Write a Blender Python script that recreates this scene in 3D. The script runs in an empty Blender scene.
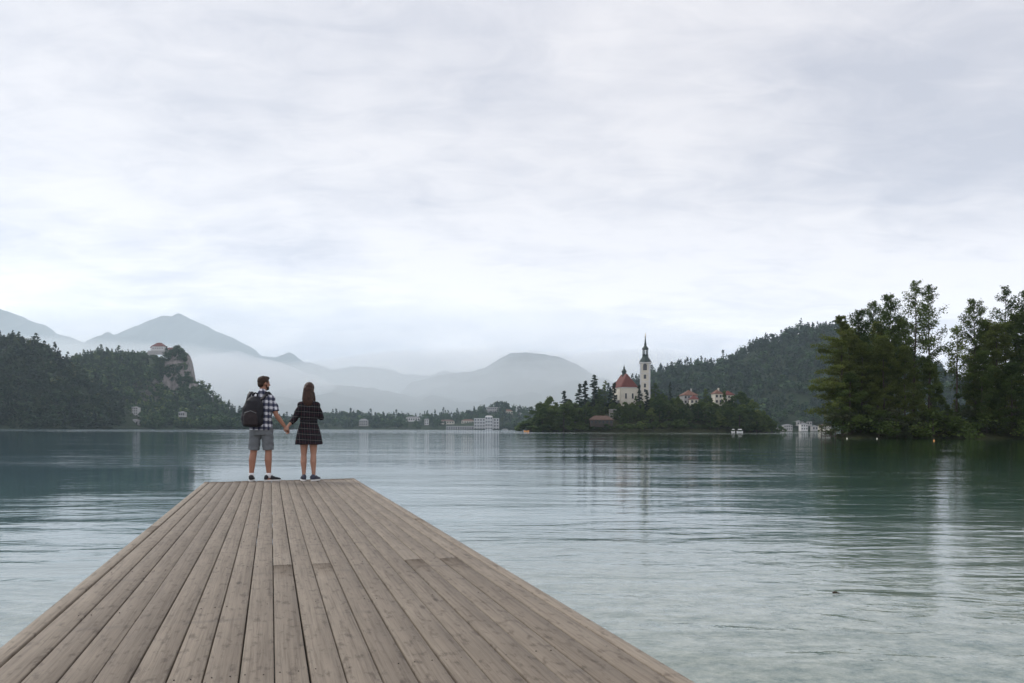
import bpy, math, random
import numpy as np
from math import sin, cos, pi, radians
from mathutils import Vector, Matrix, noise as mnoise

# ------------------------------------------------------------------ camera, world, sun, exposure
SC = bpy.context.scene
COL = SC.collection
F, CX, HY, ZC, ROLL = 28 / 36 * 1024, 512.0, 429.3, 1.6, 0.0038
cam_d = bpy.data.cameras.new('camera'); cam = bpy.data.objects.new('camera', cam_d); COL.objects.link(cam)
cam_d.lens = 28; cam_d.sensor_width = 36; cam_d.clip_start = 0.05; cam_d.clip_end = 60000
cam_d.shift_y = (HY - 341.5) / 1024
cam.location = (0, 0, ZC); cam.rotation_mode = 'XYZ'
cam.matrix_world = Matrix.Translation((0, 0, ZC)) @ Matrix.Rotation(ROLL, 4, 'Y').inverted() @ Matrix.Rotation(pi / 2, 4, 'X')
SC.camera = cam

SUN_EL, SUN_AZ = radians(44), radians(-58)      # azimuth measured from +Y towards +X
W = bpy.data.worlds.new('World'); SC.world = W; W.use_nodes = True


def build_world():
    nt = W.node_tree; N = nt.nodes; L = nt.links; N.clear()
    out = N.new('ShaderNodeOutputWorld'); bg = N.new('ShaderNodeBackground'); bg.inputs[1].default_value = 0.1
    sky = N.new('ShaderNodeTexSky'); sky.sky_type = 'NISHITA'; sky.sun_disc = False
    sky.sun_elevation = SUN_EL; sky.sun_rotation = SUN_AZ
    tc = N.new('ShaderNodeTexCoord'); sep = N.new('ShaderNodeSeparateXYZ'); L.new(tc.outputs['Generated'], sep.inputs[0])

    def m(op, a, b=None, c=None, clamp=False):
        n = N.new('ShaderNodeMath'); n.operation = op; n.use_clamp = clamp
        for i, v in enumerate((a, b, c)):
            if v is None: continue
            if isinstance(v, (int, float)): n.inputs[i].default_value = v
            else: L.new(v, n.inputs[i])
        return n.outputs[0]

    def noise(sx, sy, sc, det, off, rough=0.5, dist=0.0):
        # cloud sheet: direction projected on a high layer
        zz = m('ADD', m('MAXIMUM', sep.outputs[2], 0.0), 0.17)
        u = m('MULTIPLY', m('DIVIDE', sep.outputs[0], zz), sx); v = m('MULTIPLY', m('DIVIDE', sep.outputs[1], zz), sy)
        cb = N.new('ShaderNodeCombineXYZ'); L.new(u, cb.inputs[0]); L.new(v, cb.inputs[1]); cb.inputs[2].default_value = off
        n = N.new('ShaderNodeTexNoise'); n.inputs['Scale'].default_value = sc; n.inputs['Detail'].default_value = det
        n.inputs['Roughness'].default_value = rough; n.inputs['Distortion'].default_value = dist
        L.new(cb.outputs[0], n.inputs['Vector']); return n.outputs[0]

    n1 = noise(0.6, 1.0, 0.9, 4, 23.7, 0.5, 0.3)
    n2 = noise(1.0, 1.0, 2.6, 6, 39.7, 0.55, 0.4)
    n3 = noise(1.0, 1.0, 0.45, 2, 67.0)
    s = m('ADD', m('ADD', m('MULTIPLY', n1, 0.5), m('MULTIPLY', n2, 0.3)), m('MULTIPLY', n3, 0.35))
    s = m('MULTIPLY_ADD', m('SUBTRACT', s, 0.575), 5.5, 0.42)
    # brighter part of the overcast where the sun stands behind it, low in front
    def lobe(px, py, wid, amp):
        d = Vector(((px - CX) / F, 1, (HY - py) / F)).normalized()
        dp = N.new('ShaderNodeVectorMath'); dp.operation = 'DOT_PRODUCT'; L.new(tc.outputs['Generated'], dp.inputs[0]); dp.inputs[1].default_value = d
        e = m('POWER', m('MAXIMUM', dp.outputs['Value'], 0.0), wid)
        return m('MULTIPLY', e, amp)
    bz = m('DIVIDE', m('SUBTRACT', sep.outputs[2], 0.20), 0.10)
    s = m('ADD', s, m('MULTIPLY', m('EXPONENT', m('MULTIPLY', m('MULTIPLY', bz, bz), -1.0)), 0.30))
    s = m('ADD', s, m('MULTIPLY', m('SUBTRACT', noise(0.8, 1.5, 6.0, 7, 241.0, 0.62, 0.9), 0.5), 1.1))
    s = m('ADD', s, lobe(610, 262, 55, 0.34)); s = m('ADD', s, lobe(40, 245, 60, 0.20)); s = m('ADD', s, lobe(270, -10, 14, 0.22))
    s = m('SUBTRACT', s, lobe(860, 130, 40, 0.08)); s = m('SUBTRACT', s, lobe(-40, 150, 60, 0.12))
    ramp = N.new('ShaderNodeValToRGB'); L.new(s, ramp.inputs[0])
    cr = ramp.color_ramp; cr.interpolation = 'B_SPLINE'
    cr.elements[0].position = 0.05; cr.elements[0].color = (0.465, 0.472, 0.535, 1)
    cr.elements[1].position = 1.0; cr.elements[1].color = (0.75, 0.725, 0.74, 1)
    e = cr.elements.new(0.45); e.color = (0.575, 0.568, 0.615, 1)
    mul = N.new('ShaderNodeVectorMath'); mul.operation = 'SCALE'; L.new(m('MULTIPLY_ADD', m('POWER', m('SUBTRACT', 1.0, m('MAXIMUM', sep.outputs[2], 0.0)), 10.0), 20.0, 7.75), mul.inputs[3]); L.new(ramp.outputs[0], mul.inputs[0])
    mix = N.new('ShaderNodeMix'); mix.data_type = 'RGBA'; mix.inputs[0].default_value = 0.985
    L.new(sky.outputs[0], mix.inputs[6]); L.new(mul.outputs[0], mix.inputs[7]); L.new(mix.outputs[2], bg.inputs[0])
    L.new(bg.outputs[0], out.inputs[0])


build_world()
sun_d = bpy.data.lights.new('sun', 'SUN'); sun = bpy.data.objects.new('sun', sun_d); COL.objects.link(sun)
sun_d.energy = 1.35; sun_d.angle = radians(25); sun_d.color = (1.0, 0.96, 0.9)
sd = Vector((sin(SUN_AZ) * cos(SUN_EL), cos(SUN_AZ) * cos(SUN_EL), sin(SUN_EL)))
sun.rotation_euler = sd.to_track_quat('Z', 'Y').to_euler(); sun.location = (0, 0, 40)
SC.view_settings.view_transform = 'Standard'; SC.view_settings.look = 'None'; SC.view_settings.gamma = 1
SC.view_settings.exposure = 0.74
SC.render.engine = 'CYCLES'
cy = SC.cycles; cy.use_denoising = True; cy.max_bounces = 7; cy.volume_bounces = 3; cy.diffuse_bounces = 4
cy.glossy_bounces = 3; cy.transparent_max_bounces = 8; cy.volume_step_rate = 4; cy.sample_clamp_indirect = 4


# ------------------------------------------------------------------ helpers
def P(px, py, Y):
    dx, dy = px - CX, py - HY
    x = dx + dy * ROLL; y = dy - dx * ROLL
    return Vector((x / F * Y, Y, ZC - y / F * Y))


def setp(o, label=None, cat=None, group=None, kind=None):
    if label: o['label'] = label
    if cat: o['category'] = cat
    if group: o['group'] = group
    if kind: o['kind'] = kind
    return o


def thing(name, label, cat, loc=(0, 0, 0), rz=0.0, group=None):
    o = bpy.data.objects.new(name, None); COL.objects.link(o); o.empty_display_size = 0.5
    o.location = loc; o.rotation_euler = (0, 0, rz)
    return setp(o, label, cat, group)


def link(name, me, mat, parent=None):
    o = bpy.data.objects.new(name, me); COL.objects.link(o)
    if mat is not None and not me.materials: me.materials.append(mat)
    if parent is not None: o.parent = parent
    return o


def mesh_np(name, V, Fc, n, smooth=False, tint=None):
    """V (N,3), Fc (M,n) index array of n-gons"""
    V = np.asarray(V, dtype=np.float32); Fc = np.asarray(Fc, dtype=np.int32)
    me = bpy.data.meshes.new(name)
    me.vertices.add(len(V)); me.vertices.foreach_set('co', V.ravel())
    me.loops.add(Fc.size); me.loops.foreach_set('vertex_index', Fc.ravel())
    me.polygons.add(len(Fc)); me.polygons.foreach_set('loop_start', np.arange(0, Fc.size, n, dtype=np.int32))
    if smooth: me.polygons.foreach_set('use_smooth', np.ones(len(Fc), dtype=bool))
    if tint is not None:
        a = me.attributes.new('tint', 'FLOAT', 'POINT'); a.data.foreach_set('value', np.asarray(tint, dtype=np.float32))
    me.update(calc_edges=True); me.validate(); return me


class MB:
    """collects shapes into one mesh"""
    def __init__(s): s.v = []; s.f = []

    def add(s, vs, fs):
        b = len(s.v); s.v += [tuple(v) for v in vs]; s.f += [tuple(b + i for i in f) for f in fs]; return s

    def box(s, cx, cy, cz, sx, sy, sz, rz=0.0, bev=0.0):
        c, d = cos(rz), sin(rz); vs = []
        if bev <= 0:
            for z in (-1, 1):
                for x, y in ((-1, -1), (1, -1), (1, 1), (-1, 1)):
                    X, Y = x * sx / 2, y * sy / 2; vs.append((cx + X * c - Y * d, cy + X * d + Y * c, cz + z * sz / 2))
            return s.add(vs, [(3, 2, 1, 0), (4, 5, 6, 7), (0, 1, 5, 4), (1, 2, 6, 5), (2, 3, 7, 6), (3, 0, 4, 7)])
        hx, hy, hz = sx / 2, sy / 2, sz / 2; b = bev
        rings = [(hx - b, hy - b, -hz), (hx, hy, -hz + b), (hx, hy, hz - b), (hx - b, hy - b, hz)]
        for (x, y, z) in rings:
            for a, e in ((-1, -1), (1, -1), (1, 1), (-1, 1)):
                X, Y = a * x, e * y; vs.append((cx + X * c - Y * d, cy + X * d + Y * c, cz + z))
        fs = [(3, 2, 1, 0), (12, 13, 14, 15)]
        for k in range(3):
            for j in range(4):
                fs.append((k * 4 + j, k * 4 + (j + 1) % 4, k * 4 + 4 + (j + 1) % 4, k * 4 + 4 + j))
        return s.add(vs, fs)

    def stack(s, rings, n=20, p=2.0, cap=True):
        """rings: (x, y, z, rx, ry) horizontal superellipses, bottom to top"""
        vs = []
        for (x, y, z, rx, ry) in rings:
            for k in range(n):
                a = 2 * pi * k / n; c, d = cos(a), sin(a)
                vs.append((x + rx * math.copysign(abs(c) ** (2 / p), c), y + ry * math.copysign(abs(d) ** (2 / p), d), z))
        fs = []
        for i in range(len(rings) - 1):
            for k in range(n):
                fs.append((i * n + k, i * n + (k + 1) % n, (i + 1) * n + (k + 1) % n, (i + 1) * n + k))
        if cap:
            fs.append(tuple(range(n - 1, -1, -1))); fs.append(tuple((len(rings) - 1) * n + k for k in range(n)))
        return s.add(vs, fs)

    def limb(s, pts, rad, n=12, round_ends=True):
        pts = [Vector(p) for p in pts]; rad = list(rad)
        if round_ends:
            a = (pts[0] - pts[1]).normalized(); b = (pts[-1] - pts[-2]).normalized(); r0, r1 = rad[0], rad[-1]
            pts = [pts[0] + a * r0 * .95, pts[0] + a * r0 * .6] + pts + [pts[-1] + b * r1 * .6, pts[-1] + b * r1 * .95]
            rad = [r0 * .25, r0 * .78] + rad + [r1 * .78, r1 * .25]
        vs = []; m = len(pts); up = None
        for i in range(m):
            t = (pts[min(i + 1, m - 1)] - pts[max(i - 1, 0)]).normalized()
            if up is None: up = t.orthogonal().normalized()
            u = (up - t * up.dot(t)).normalized(); up = u; w = t.cross(u)
            for k in range(n):
                a = 2 * pi * k / n; vs.append(pts[i] + (u * cos(a) + w * sin(a)) * rad[i])
        fs = []
        for i in range(m - 1):
            for k in range(n):
                fs.append((i * n + k, i * n + (k + 1) % n, (i + 1) * n + (k + 1) % n, (i + 1) * n + k))
        fs.append(tuple(range(n - 1, -1, -1))); fs.append(tuple((m - 1) * n + k for k in range(n)))
        return s.add(vs, fs)

    def ell(s, c, r, n=14, m=9, R=None):
        vs = []; fs = []
        for i in range(1, m):
            t = pi * i / m
            for k in range(n):
                a = 2 * pi * k / n; v = Vector((r[0] * sin(t) * cos(a), r[1] * sin(t) * sin(a), -r[2] * cos(t)))
                if R: v = R @ v
                vs.append(Vector(c) + v)
        b0 = Vector((0, 0, -r[2])); t0 = Vector((0, 0, r[2]))
        if R: b0 = R @ b0; t0 = R @ t0
        vs += [Vector(c) + b0, Vector(c) + t0]; nb = (m - 1) * n
        for i in range(m - 2):
            for k in range(n):
                fs.append((i * n + k, i * n + (k + 1) % n, (i + 1) * n + (k + 1) % n, (i + 1) * n + k))
        for k in range(n):
            fs.append((nb, (k + 1) % n, k)); fs.append((nb + 1, (m - 2) * n + k, (m - 2) * n + (k + 1) % n))
        return s.add(vs, fs)

    def mesh(s, name, smooth=False):
        me = bpy.data.meshes.new(name); me.from_pydata(s.v, [], s.f)
        if smooth: me.polygons.foreach_set('use_smooth', [True] * len(me.polygons))
        me.update(); me.validate(); return me

    def build(s, name, mat, parent=None, smooth=False):
        return link(name, s.mesh(name, smooth), mat, parent)

    def remesh(s, name, mat, parent, vox=0.009, smooth_it=4, fn=None):
        o = link(name, s.mesh(name), mat, None)
        r = o.modifiers.new('r', 'REMESH'); r.mode = 'VOXEL'; r.voxel_size = vox; r.use_smooth_shade = True
        if smooth_it:
            q = o.modifiers.new('s', 'SMOOTH'); q.iterations = smooth_it; q.factor = 0.5
        dg = bpy.context.evaluated_depsgraph_get(); dg.update()
        me = bpy.data.meshes.new_from_object(o.evaluated_get(dg))
        o.modifiers.clear(); old = o.data; o.data = me; bpy.data.meshes.remove(old); me.name = name
        if fn:
            for v in me.vertices: v.co = fn(v.co)
        me.update()
        if not me.materials: me.materials.append(mat)
        o.parent = parent; return o


# ------------------------------------------------------------------ materials
MATS = {}


class NT:
    def __init__(s, name):
        s.mat = bpy.data.materials.new(name); s.mat.use_nodes = True; s.t = s.mat.node_tree; s.N = s.t.nodes; s.L = s.t.links
        s.b = s.N['Principled BSDF']; MATS[name] = s.mat

    def set(s, **k):
        for a, v in k.items():
            i = s.b.inputs[a.replace('_', ' ')]
            if hasattr(v, 'is_linked') or hasattr(v, 'links'): s.L.new(v, i)
            else: i.default_value = v
        return s

    def n(s, typ, **k):
        n = s.N.new(typ)
        for a, v in k.items(): setattr(n, a, v)
        return n

    def inp(s, i, v):
        if isinstance(v, (int, float, tuple, list, Vector)): i.default_value = v
        else: s.L.new(v, i)

    def math(s, op, a, b=None, c=None, clamp=False):
        n = s.n('ShaderNodeMath', operation=op, use_clamp=clamp)
        for i, v in enumerate((a, b, c)):
            if v is not None: s.inp(n.inputs[i], v)
        return n.outputs[0]

    def coord(s, which='Object', scale=(1, 1, 1), rot=(0, 0, 0), loc=(0, 0, 0)):
        if which == 'Position': src = s.n('ShaderNodeNewGeometry').outputs['Position']
        elif which == 'UV': src = s.n('ShaderNodeUVMap').outputs[0]
        else: src = s.n('ShaderNodeTexCoord').outputs[which]
        mp = s.n('ShaderNodeMapping'); s.L.new(src, mp.inputs[0])
        mp.inputs['Scale'].default_value = scale; mp.inputs['Rotation'].default_value = rot; mp.inputs['Location'].default_value = loc
        return mp.outputs[0]

    def noise(s, vec, scale, det=3, rough=0.5, dist=0.0):
        n = s.n('ShaderNodeTexNoise'); s.L.new(vec, n.inputs['Vector']); n.inputs['Scale'].default_value = scale
        n.inputs['Detail'].default_value = det; n.inputs['Roughness'].default_value = rough; n.inputs['Distortion'].default_value = dist
        return n.outputs[0]

    def ramp(s, v, stops, interp='LINEAR'):
        r = s.n('ShaderNodeValToRGB'); s.L.new(v, r.inputs[0]); r.color_ramp.interpolation = interp
        e = r.color_ramp.elements
        for i, (p, c) in enumerate(stops):
            if i < 2: e[i].position = p
            else: e.new(p)
        for i, (p, c) in enumerate(sorted(stops)): 
            e[i].position = p; e[i].color = (*c, 1) if len(c) == 3 else c
        return r.outputs[0]

    def mix(s, f, a, b, typ='MIX'):
        n = s.n('ShaderNodeMix', data_type='RGBA', blend_type=typ); s.inp(n.inputs[0], f)
        s.inp(n.inputs[6], (*a, 1) if isinstance(a, tuple) and len(a) == 3 else a)
        s.inp(n.inputs[7], (*b, 1) if isinstance(b, tuple) and len(b) == 3 else b)
        return n.outputs[2]

    def bump(s, h, strength=0.3, dist=0.01, normal=None):
        n = s.n('ShaderNodeBump'); s.inp(n.inputs['Strength'], strength); s.inp(n.inputs['Distance'], dist); s.L.new(h, n.inputs['Height'])
        if normal: s.L.new(normal, n.inputs['Normal'])
        return n.outputs[0]


def flat(name, col, rough=0.7, var=0.15, scale=3.0, spec=0.3, metal=0.0, bump=0.0):
    t = NT(name); c = t.coord('Object'); n = t.noise(c, scale, 4)
    a = tuple(x * (1 - var) for x in col); b = tuple(min(1, x * (1 + var)) for x in col)
    t.set(Base_Color=t.ramp(n, [(0.3, a), (0.7, b)]), Roughness=rough, Metallic=metal)
    t.b.inputs['Specular IOR Level'].default_value = spec
    if bump: t.set(Normal=t.bump(n, bump, 0.02))
    return t.mat


def foliage(name, c0, c1, c2=None, big=0.15, trans=0.42):
    """leaf colour varies by clump (noise in space), by leaf (tint) and by plant (random)"""
    t = NT(name); pos = t.coord('Position'); n = t.noise(pos, big, 3)
    at = t.n('ShaderNodeAttribute'); at.attribute_name = 'tint'
    oi = t.n('ShaderNodeObjectInfo')
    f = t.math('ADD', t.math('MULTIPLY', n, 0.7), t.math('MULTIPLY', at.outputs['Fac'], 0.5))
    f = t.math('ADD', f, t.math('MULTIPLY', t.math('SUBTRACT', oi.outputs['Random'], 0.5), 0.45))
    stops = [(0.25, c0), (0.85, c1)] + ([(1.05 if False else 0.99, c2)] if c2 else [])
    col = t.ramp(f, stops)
    t.set(Base_Color=col, Roughness=0.75); t.b.inputs['Specular IOR Level'].default_value = 0.15
    if trans:
        tr = t.n('ShaderNodeBsdfTranslucent'); t.L.new(col, tr.inputs[0]); ms = t.n('ShaderNodeMixShader'); ms.inputs[0].default_value = trans
        out = t.N['Material Output']; t.L.new(t.b.outputs[0], ms.inputs[1]); t.L.new(tr.outputs[0], ms.inputs[2]); t.L.new(ms.outputs[0], out.inputs[0])
    return t.mat


def m_wood():
    t = NT('weathered_deck_wood')
    uv = t.coord('UV', scale=(1, 1, 1))
    at = t.n('ShaderNodeAttribute'); at.attribute_name = 'tint'
    # grain: stretched strongly along each board (uv = metres along, metres across + offset per board)
    g1 = t.noise(t.coord('UV', scale=(1.6, 70, 1)), 1.0, 6, 0.62, 0.6)
    g2 = t.noise(t.coord('UV', scale=(6, 260, 1)), 1.0, 3, 0.6)
    bl = t.noise(t.coord('UV', scale=(1.4, 5, 1)), 1.0, 5, 0.6)
    st = t.noise(t.coord('UV', scale=(9, 22, 1), loc=(31, 7, 0)), 1.0, 4, 0.65)
    base = t.ramp(t.math('ADD', t.math('MULTIPLY', bl, 0.6), t.math('MULTIPLY', at.outputs['Fac'], 0.42)),
                  [(0.22, (0.132, 0.106, 0.080)), (0.50, (0.195, 0.160, 0.122)), (0.78, (0.265, 0.222, 0.172))])
    gr = t.ramp(t.math('ADD', t.math('MULTIPLY', g1, 0.7), t.math('MULTIPLY', g2, 0.3)), [(0.33, (0.55, 0.52, 0.50)), (0.5, (0.95, 0.95, 0.95)), (0.68, (1.15, 1.15, 1.15))])
    col = t.mix(1.0, base, gr, 'MULTIPLY')
    dark = t.ramp(st, [(0.54, (1, 1, 1)), (0.66, (0.50, 0.47, 0.45))])
    col = t.mix(0.85, col, dark, 'MULTIPLY')
    # dark knots and dropped dirt
    vo = t.n('ShaderNodeTexVoronoi'); t.L.new(t.coord('UV', scale=(1.3, 4.2, 1)), vo.inputs['Vector']); vo.inputs['Scale'].default_value = 1.0
    wob = t.math('ADD', vo.outputs['Distance'], t.math('MULTIPLY', g1, 0.05))
    kn = t.ramp(wob, [(0.055, (0.42, 0.38, 0.35)), (0.10, (1, 1, 1))])
    col = t.mix(0.8, col, kn, 'MULTIPLY')
    # damp streaks across the boards where they lie on the joists
    pos = t.coord('Object', scale=(1, 1, 1)); sp = t.n('ShaderNodeSeparateXYZ'); t.L.new(pos, sp.inputs[0])
    w = t.math('ABSOLUTE', t.math('SUBTRACT', t.math('FRACT', t.math('ADD', t.math('DIVIDE', sp.outputs[1], 1.2), t.math('MULTIPLY', bl, 0.06))), 0.5))
    jn = t.noise(t.coord('Object', scale=(3.5, 0.8, 1), loc=(5, 3, 0)), 1.0, 2)
    jm = t.math('MULTIPLY', t.ramp(w, [(0.0, (1, 1, 1)), (0.035, (0, 0, 0))]), t.ramp(jn, [(0.45, (0, 0, 0)), (0.6, (1, 1, 1))]))
    col = t.mix(t.math('MULTIPLY', jm, 0.4), col, (0.09, 0.075, 0.065))
    t.set(Base_Color=col, Roughness=0.72); t.b.inputs['Specular IOR Level'].default_value = 0.35
    t.set(Normal=t.bump(t.math('ADD', g1, t.math('MULTIPLY', g2, 0.5)), 0.55, 0.004))
    return t.mat


def m_water():
    t = NT('lake_water')
    pos = t.n('ShaderNodeNewGeometry').outputs['Position']
    sp = t.n('ShaderNodeSeparateXYZ'); t.L.new(pos, sp.inputs[0])
    ln = t.n('ShaderNodeVectorMath', operation='LENGTH'); t.L.new(pos, ln.inputs[0]); dist = ln.outputs['Value']
    # how deep the lake is: pale stony shallows by the near shore, then clear green, then deep blue-green; the grove's reflection is tinted into the right side
    sh = t.math('ADD', t.math('SUBTRACT', sp.outputs[1], t.math('MULTIPLY', sp.outputs[0], 0.35)), t.math('MULTIPLY', t.noise(t.coord('Position'), 0.25, 3), 3.0))
    bed = t.noise(t.coord('Position', scale=(1.2, 1.3, 1)), 3.0, 8, 0.85)
    bedc = t.ramp(bed, [(0.38, (0.085, 0.13, 0.11)), (0.62, (0.34, 0.37, 0.315))])
    deep = t.mix(t.ramp(t.math('DIVIDE', sp.outputs[0], 100.0), [(0.0, (0, 0, 0)), (0.3, (1, 1, 1))]), (0.026, 0.080, 0.108), (0.018, 0.042, 0.018))  # towards the right: dark green standing in for the grove's reflection
    mid = t.mix(t.ramp(t.math('DIVIDE', sp.outputs[0], 30.0), [(0.1, (0, 0, 0)), (0.5, (1, 1, 1))]), (0.066, 0.128, 0.130), (0.052, 0.092, 0.066))  # same grove reflection tint painted into the middle depths on the right
    c1 = t.mix(t.ramp(t.math('DIVIDE', sh, 60.0), [(0.05, (0, 0, 0)), (0.28, (1, 1, 1))], 'EASE'), bedc, mid)
    col = t.mix(t.ramp(t.math('DIVIDE', sh, 60.0), [(0.2, (0, 0, 0)), (0.75, (1, 1, 1))], 'EASE'), c1, deep)
    # waves
    w1 = t.noise(t.coord('Position', scale=(0.62, 1.5, 1), rot=(0, 0, 0.12)), 1.0, 2, 0.45, 0.8)
    w2 = t.noise(t.coord('Position', scale=(3.4, 5.5, 1), rot=(0, 0, -0.15)), 1.0, 4, 0.55, 0.5)
    w3 = t.noise(t.coord('Position', scale=(0.10, 0.42, 1), rot=(0, 0, 0.05)), 1.0, 2, 0.5)
    patch = t.noise(t.coord('Position', scale=(0.035, 0.10, 1), loc=(3, 1, 0)), 1.0, 3)
    amp = t.ramp(patch, [(0.36, (0.35, 0.35, 0.35)), (0.64, (1.6, 1.6, 1.6))])
    # wind-roughened open water far out, sheltered calmer water near the grove on the right
    far = t.ramp(t.math('DIVIDE', sp.outputs[1], 1000.0), [(0.26, (0, 0, 0)), (0.46, (1, 1, 1))])
    h = t.math('ADD', t.math('MULTIPLY', w1, 0.017), t.math('ADD', t.math('MULTIPLY', w2, 0.0045), t.math('MULTIPLY', w3, 0.036)))
    h = t.math('MULTIPLY', h, amp)
    h = t.math('MULTIPLY', h, t.math('MULTIPLY_ADD', far, 7.0, 1.0))
    h = t.math('MULTIPLY', h, t.ramp(t.math('DIVIDE', dist, 40.0), [(0.10, (1.1, 1.1, 1.1)), (0.42, (0.43, 0.43, 0.43))]))
    bn = t.bump(h, 1.0, 2.0)
    t.set(Base_Color=col, Roughness=0.03, IOR=1.42, Normal=bn); t.b.inputs['Specular IOR Level'].default_value = 0.5
    return t.mat


def m_terrain(name, c0, c1, rock=None, sc=0.02):
    t = NT(name); n = t.noise(t.coord('Position'), sc, 8, 0.62)
    col = t.ramp(n, [(0.35, c0), (0.68, c1)])
    if rock:
        g = t.n('ShaderNodeNewGeometry'); sp = t.n('ShaderNodeSeparateXYZ'); t.L.new(g.outputs['True Normal'], sp.inputs[0])
        n2 = t.noise(t.coord('Position', scale=(1, 1, 0.5)), 0.10, 6, 0.7)
        rc = t.ramp(n2, [(0.36, tuple(x * .45 for x in rock)), (0.50, rock), (0.66, tuple(x * 1.25 for x in rock))])
        f = t.ramp(t.math('ADD', sp.outputs[2], t.math('MULTIPLY', t.math('SUBTRACT', n2, .5), 0.5)), [(0.42, (1, 1, 1)), (0.62, (0, 0, 0))])
        col = t.mix(f, col, rc)
    t.set(Base_Color=col, Roughness=0.95, Normal=t.bump(n, 0.6, 6.0)); t.b.inputs['Specular IOR Level'].default_value = 0.1
    return t.mat


def m_plaid(name, base, bands, rough=0.85):
    """woven check: bands = (axis, period m, width fraction, colour, strength, phase)"""
    t = NT(name); g = t.n('ShaderNodeTexCoord'); sp = t.n('ShaderNodeSeparateXYZ'); t.L.new(g.outputs['Object'], sp.inputs[0])
    u = t.math('ADD', sp.outputs[0], t.math('MULTIPLY', sp.outputs[1], 0.6)); v = t.math('ADD', sp.outputs[2], t.math('MULTIPLY', sp.outputs[0], 0.06))
    col = (*base, 1)
    for ax, per, wd, c, st, ph in bands:
        q = t.math('FRACT', t.math('ADD', t.math('DIVIDE', u if ax == 'u' else v, per), ph))
        m_ = t.math('LESS_THAN', q, wd)
        col = t.mix(t.math('MULTIPLY', m_, st), col, c)
    n = t.noise(g.outputs['Object'], 9, 3)
    col = t.mix(1.0, col, t.ramp(n, [(0.3, (0.8, 0.8, 0.8)), (0.7, (1.1, 1.1, 1.1))]), 'MULTIPLY')
    t.set(Base_Color=col, Roughness=rough, Normal=t.bump(n, 0.5, 0.03)); t.b.inputs['Specular IOR Level'].default_value = 0.15
    return t.mat


M_DECK = m_wood()
M_WATER = m_water()
M_TIMBER = flat('grey_edge_timber', (0.27, 0.245, 0.215), 0.8, 0.3, 6, bump=0.3)
M_DARKTIMBER = flat('dark_wet_timber', (0.05, 0.04, 0.034), 0.7, 0.3, 3)
M_BARK = flat('bark', (0.075, 0.062, 0.052), 0.9, 0.35, 2, bump=0.4)
M_PALEBARK = flat('pale_bark', (0.17, 0.15, 0.13), 0.9, 0.35, 2)
M_F_GROVE = foliage('grove_leaves', (0.035, 0.060, 0.018), (0.11, 0.155, 0.04), (0.17, 0.20, 0.06), 0.16)
M_F_OLIVE = foliage('olive_leaves', (0.045, 0.065, 0.018), (0.13, 0.16, 0.04), (0.19, 0.20, 0.065), 0.16)
M_F_SHRUB = foliage('bank_shrub_leaves', (0.035, 0.050, 0.026), (0.085, 0.105, 0.055), (0.15, 0.15, 0.08), 0.4)
M_F_ISLE = foliage('island_leaves', (0.034, 0.066, 0.028), (0.11, 0.155, 0.05), (0.17, 0.20, 0.06), 0.07)
M_F_ISLE2 = foliage('island_light_leaves', (0.045, 0.080, 0.028), (0.11, 0.155, 0.045), (0.16, 0.18, 0.06), 0.05)
M_F_SPRUCE = foliage('spruce_needles', (0.010, 0.022, 0.016), (0.030, 0.050, 0.030), None, 0.05, 0.1)
M_F_WOOD = foliage('hill_wood_leaves', (0.010, 0.030, 0.020), (0.050, 0.100, 0.036), (0.12, 0.16, 0.045), 0.012, 0.1)
M_F_WOODDARK = foliage('near_hill_wood_leaves', (0.006, 0.020, 0.014), (0.026, 0.052, 0.022), (0.08, 0.085, 0.022), 0.02, 0.1)
M_SOIL = m_terrain('bank_soil', (0.03, 0.035, 0.02), (0.07, 0.075, 0.035), None, 0.3)
M_HILL = m_terrain('hill_ground', (0.014, 0.025, 0.014), (0.03, 0.045, 0.02), (0.27, 0.24, 0.225), 0.02)
M_MOUNT = m_terrain('mountain_ground', (0.02, 0.035, 0.03), (0.055, 0.07, 0.055), (0.20, 0.20, 0.21), 0.0025)
M_BED = m_terrain('lake_bed_stones', (0.08, 0.10, 0.08), (0.2, 0.22, 0.19), None, 1.0)
M_CREAM = flat('cream_plaster', (0.62, 0.58, 0.49), 0.85, 0.08, 0.4)
M_WHITE = flat('white_plaster', (0.60, 0.59, 0.58), 0.85, 0.06, 0.3)
M_PALE = flat('grey_plaster', (0.38, 0.37, 0.36), 0.85, 0.08, 0.3)
M_REDROOF = flat('red_clay_tiles', (0.135, 0.046, 0.040), 0.85, 0.25, 1.2)
M_ORANGEROOF = flat('orange_clay_tiles', (0.16, 0.085, 0.062), 0.85, 0.2, 1.0)
M_BROWNROOF = flat('brown_roof_tiles', (0.105, 0.065, 0.052), 0.85, 0.2, 1.0)
M_SLATE = flat('grey_roof', (0.20, 0.20, 0.21), 0.8, 0.15, 0.5)
M_LEAD = flat('dark_green_copper', (0.040, 0.060, 0.055), 0.55, 0.2, 1.0)
M_GLASS = flat('dark_window_glass', (0.035, 0.042, 0.05), 0.25, 0.1, 1.0, 0.5)
M_STONE = flat('grey_retaining_stone', (0.26, 0.25, 0.23), 0.9, 0.25, 0.8)
M_GOLD = flat('gilded_ball', (0.45, 0.30, 0.08), 0.35, 0.05, 1, 0.5, 0.8)
M_BOATWHITE = flat('white_boat_paint', (0.78, 0.78, 0.76), 0.4, 0.04, 1)
M_SKIN = flat('tanned_skin', (0.33, 0.165, 0.11), 0.55, 0.08, 12)
M_SKIN2 = flat('light_tanned_skin', (0.38, 0.21, 0.15), 0.55, 0.08, 12)
M_HAIRM = flat('short_brown_hair', (0.035, 0.018, 0.011), 0.6, 0.35, 40, bump=0.4)
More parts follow.
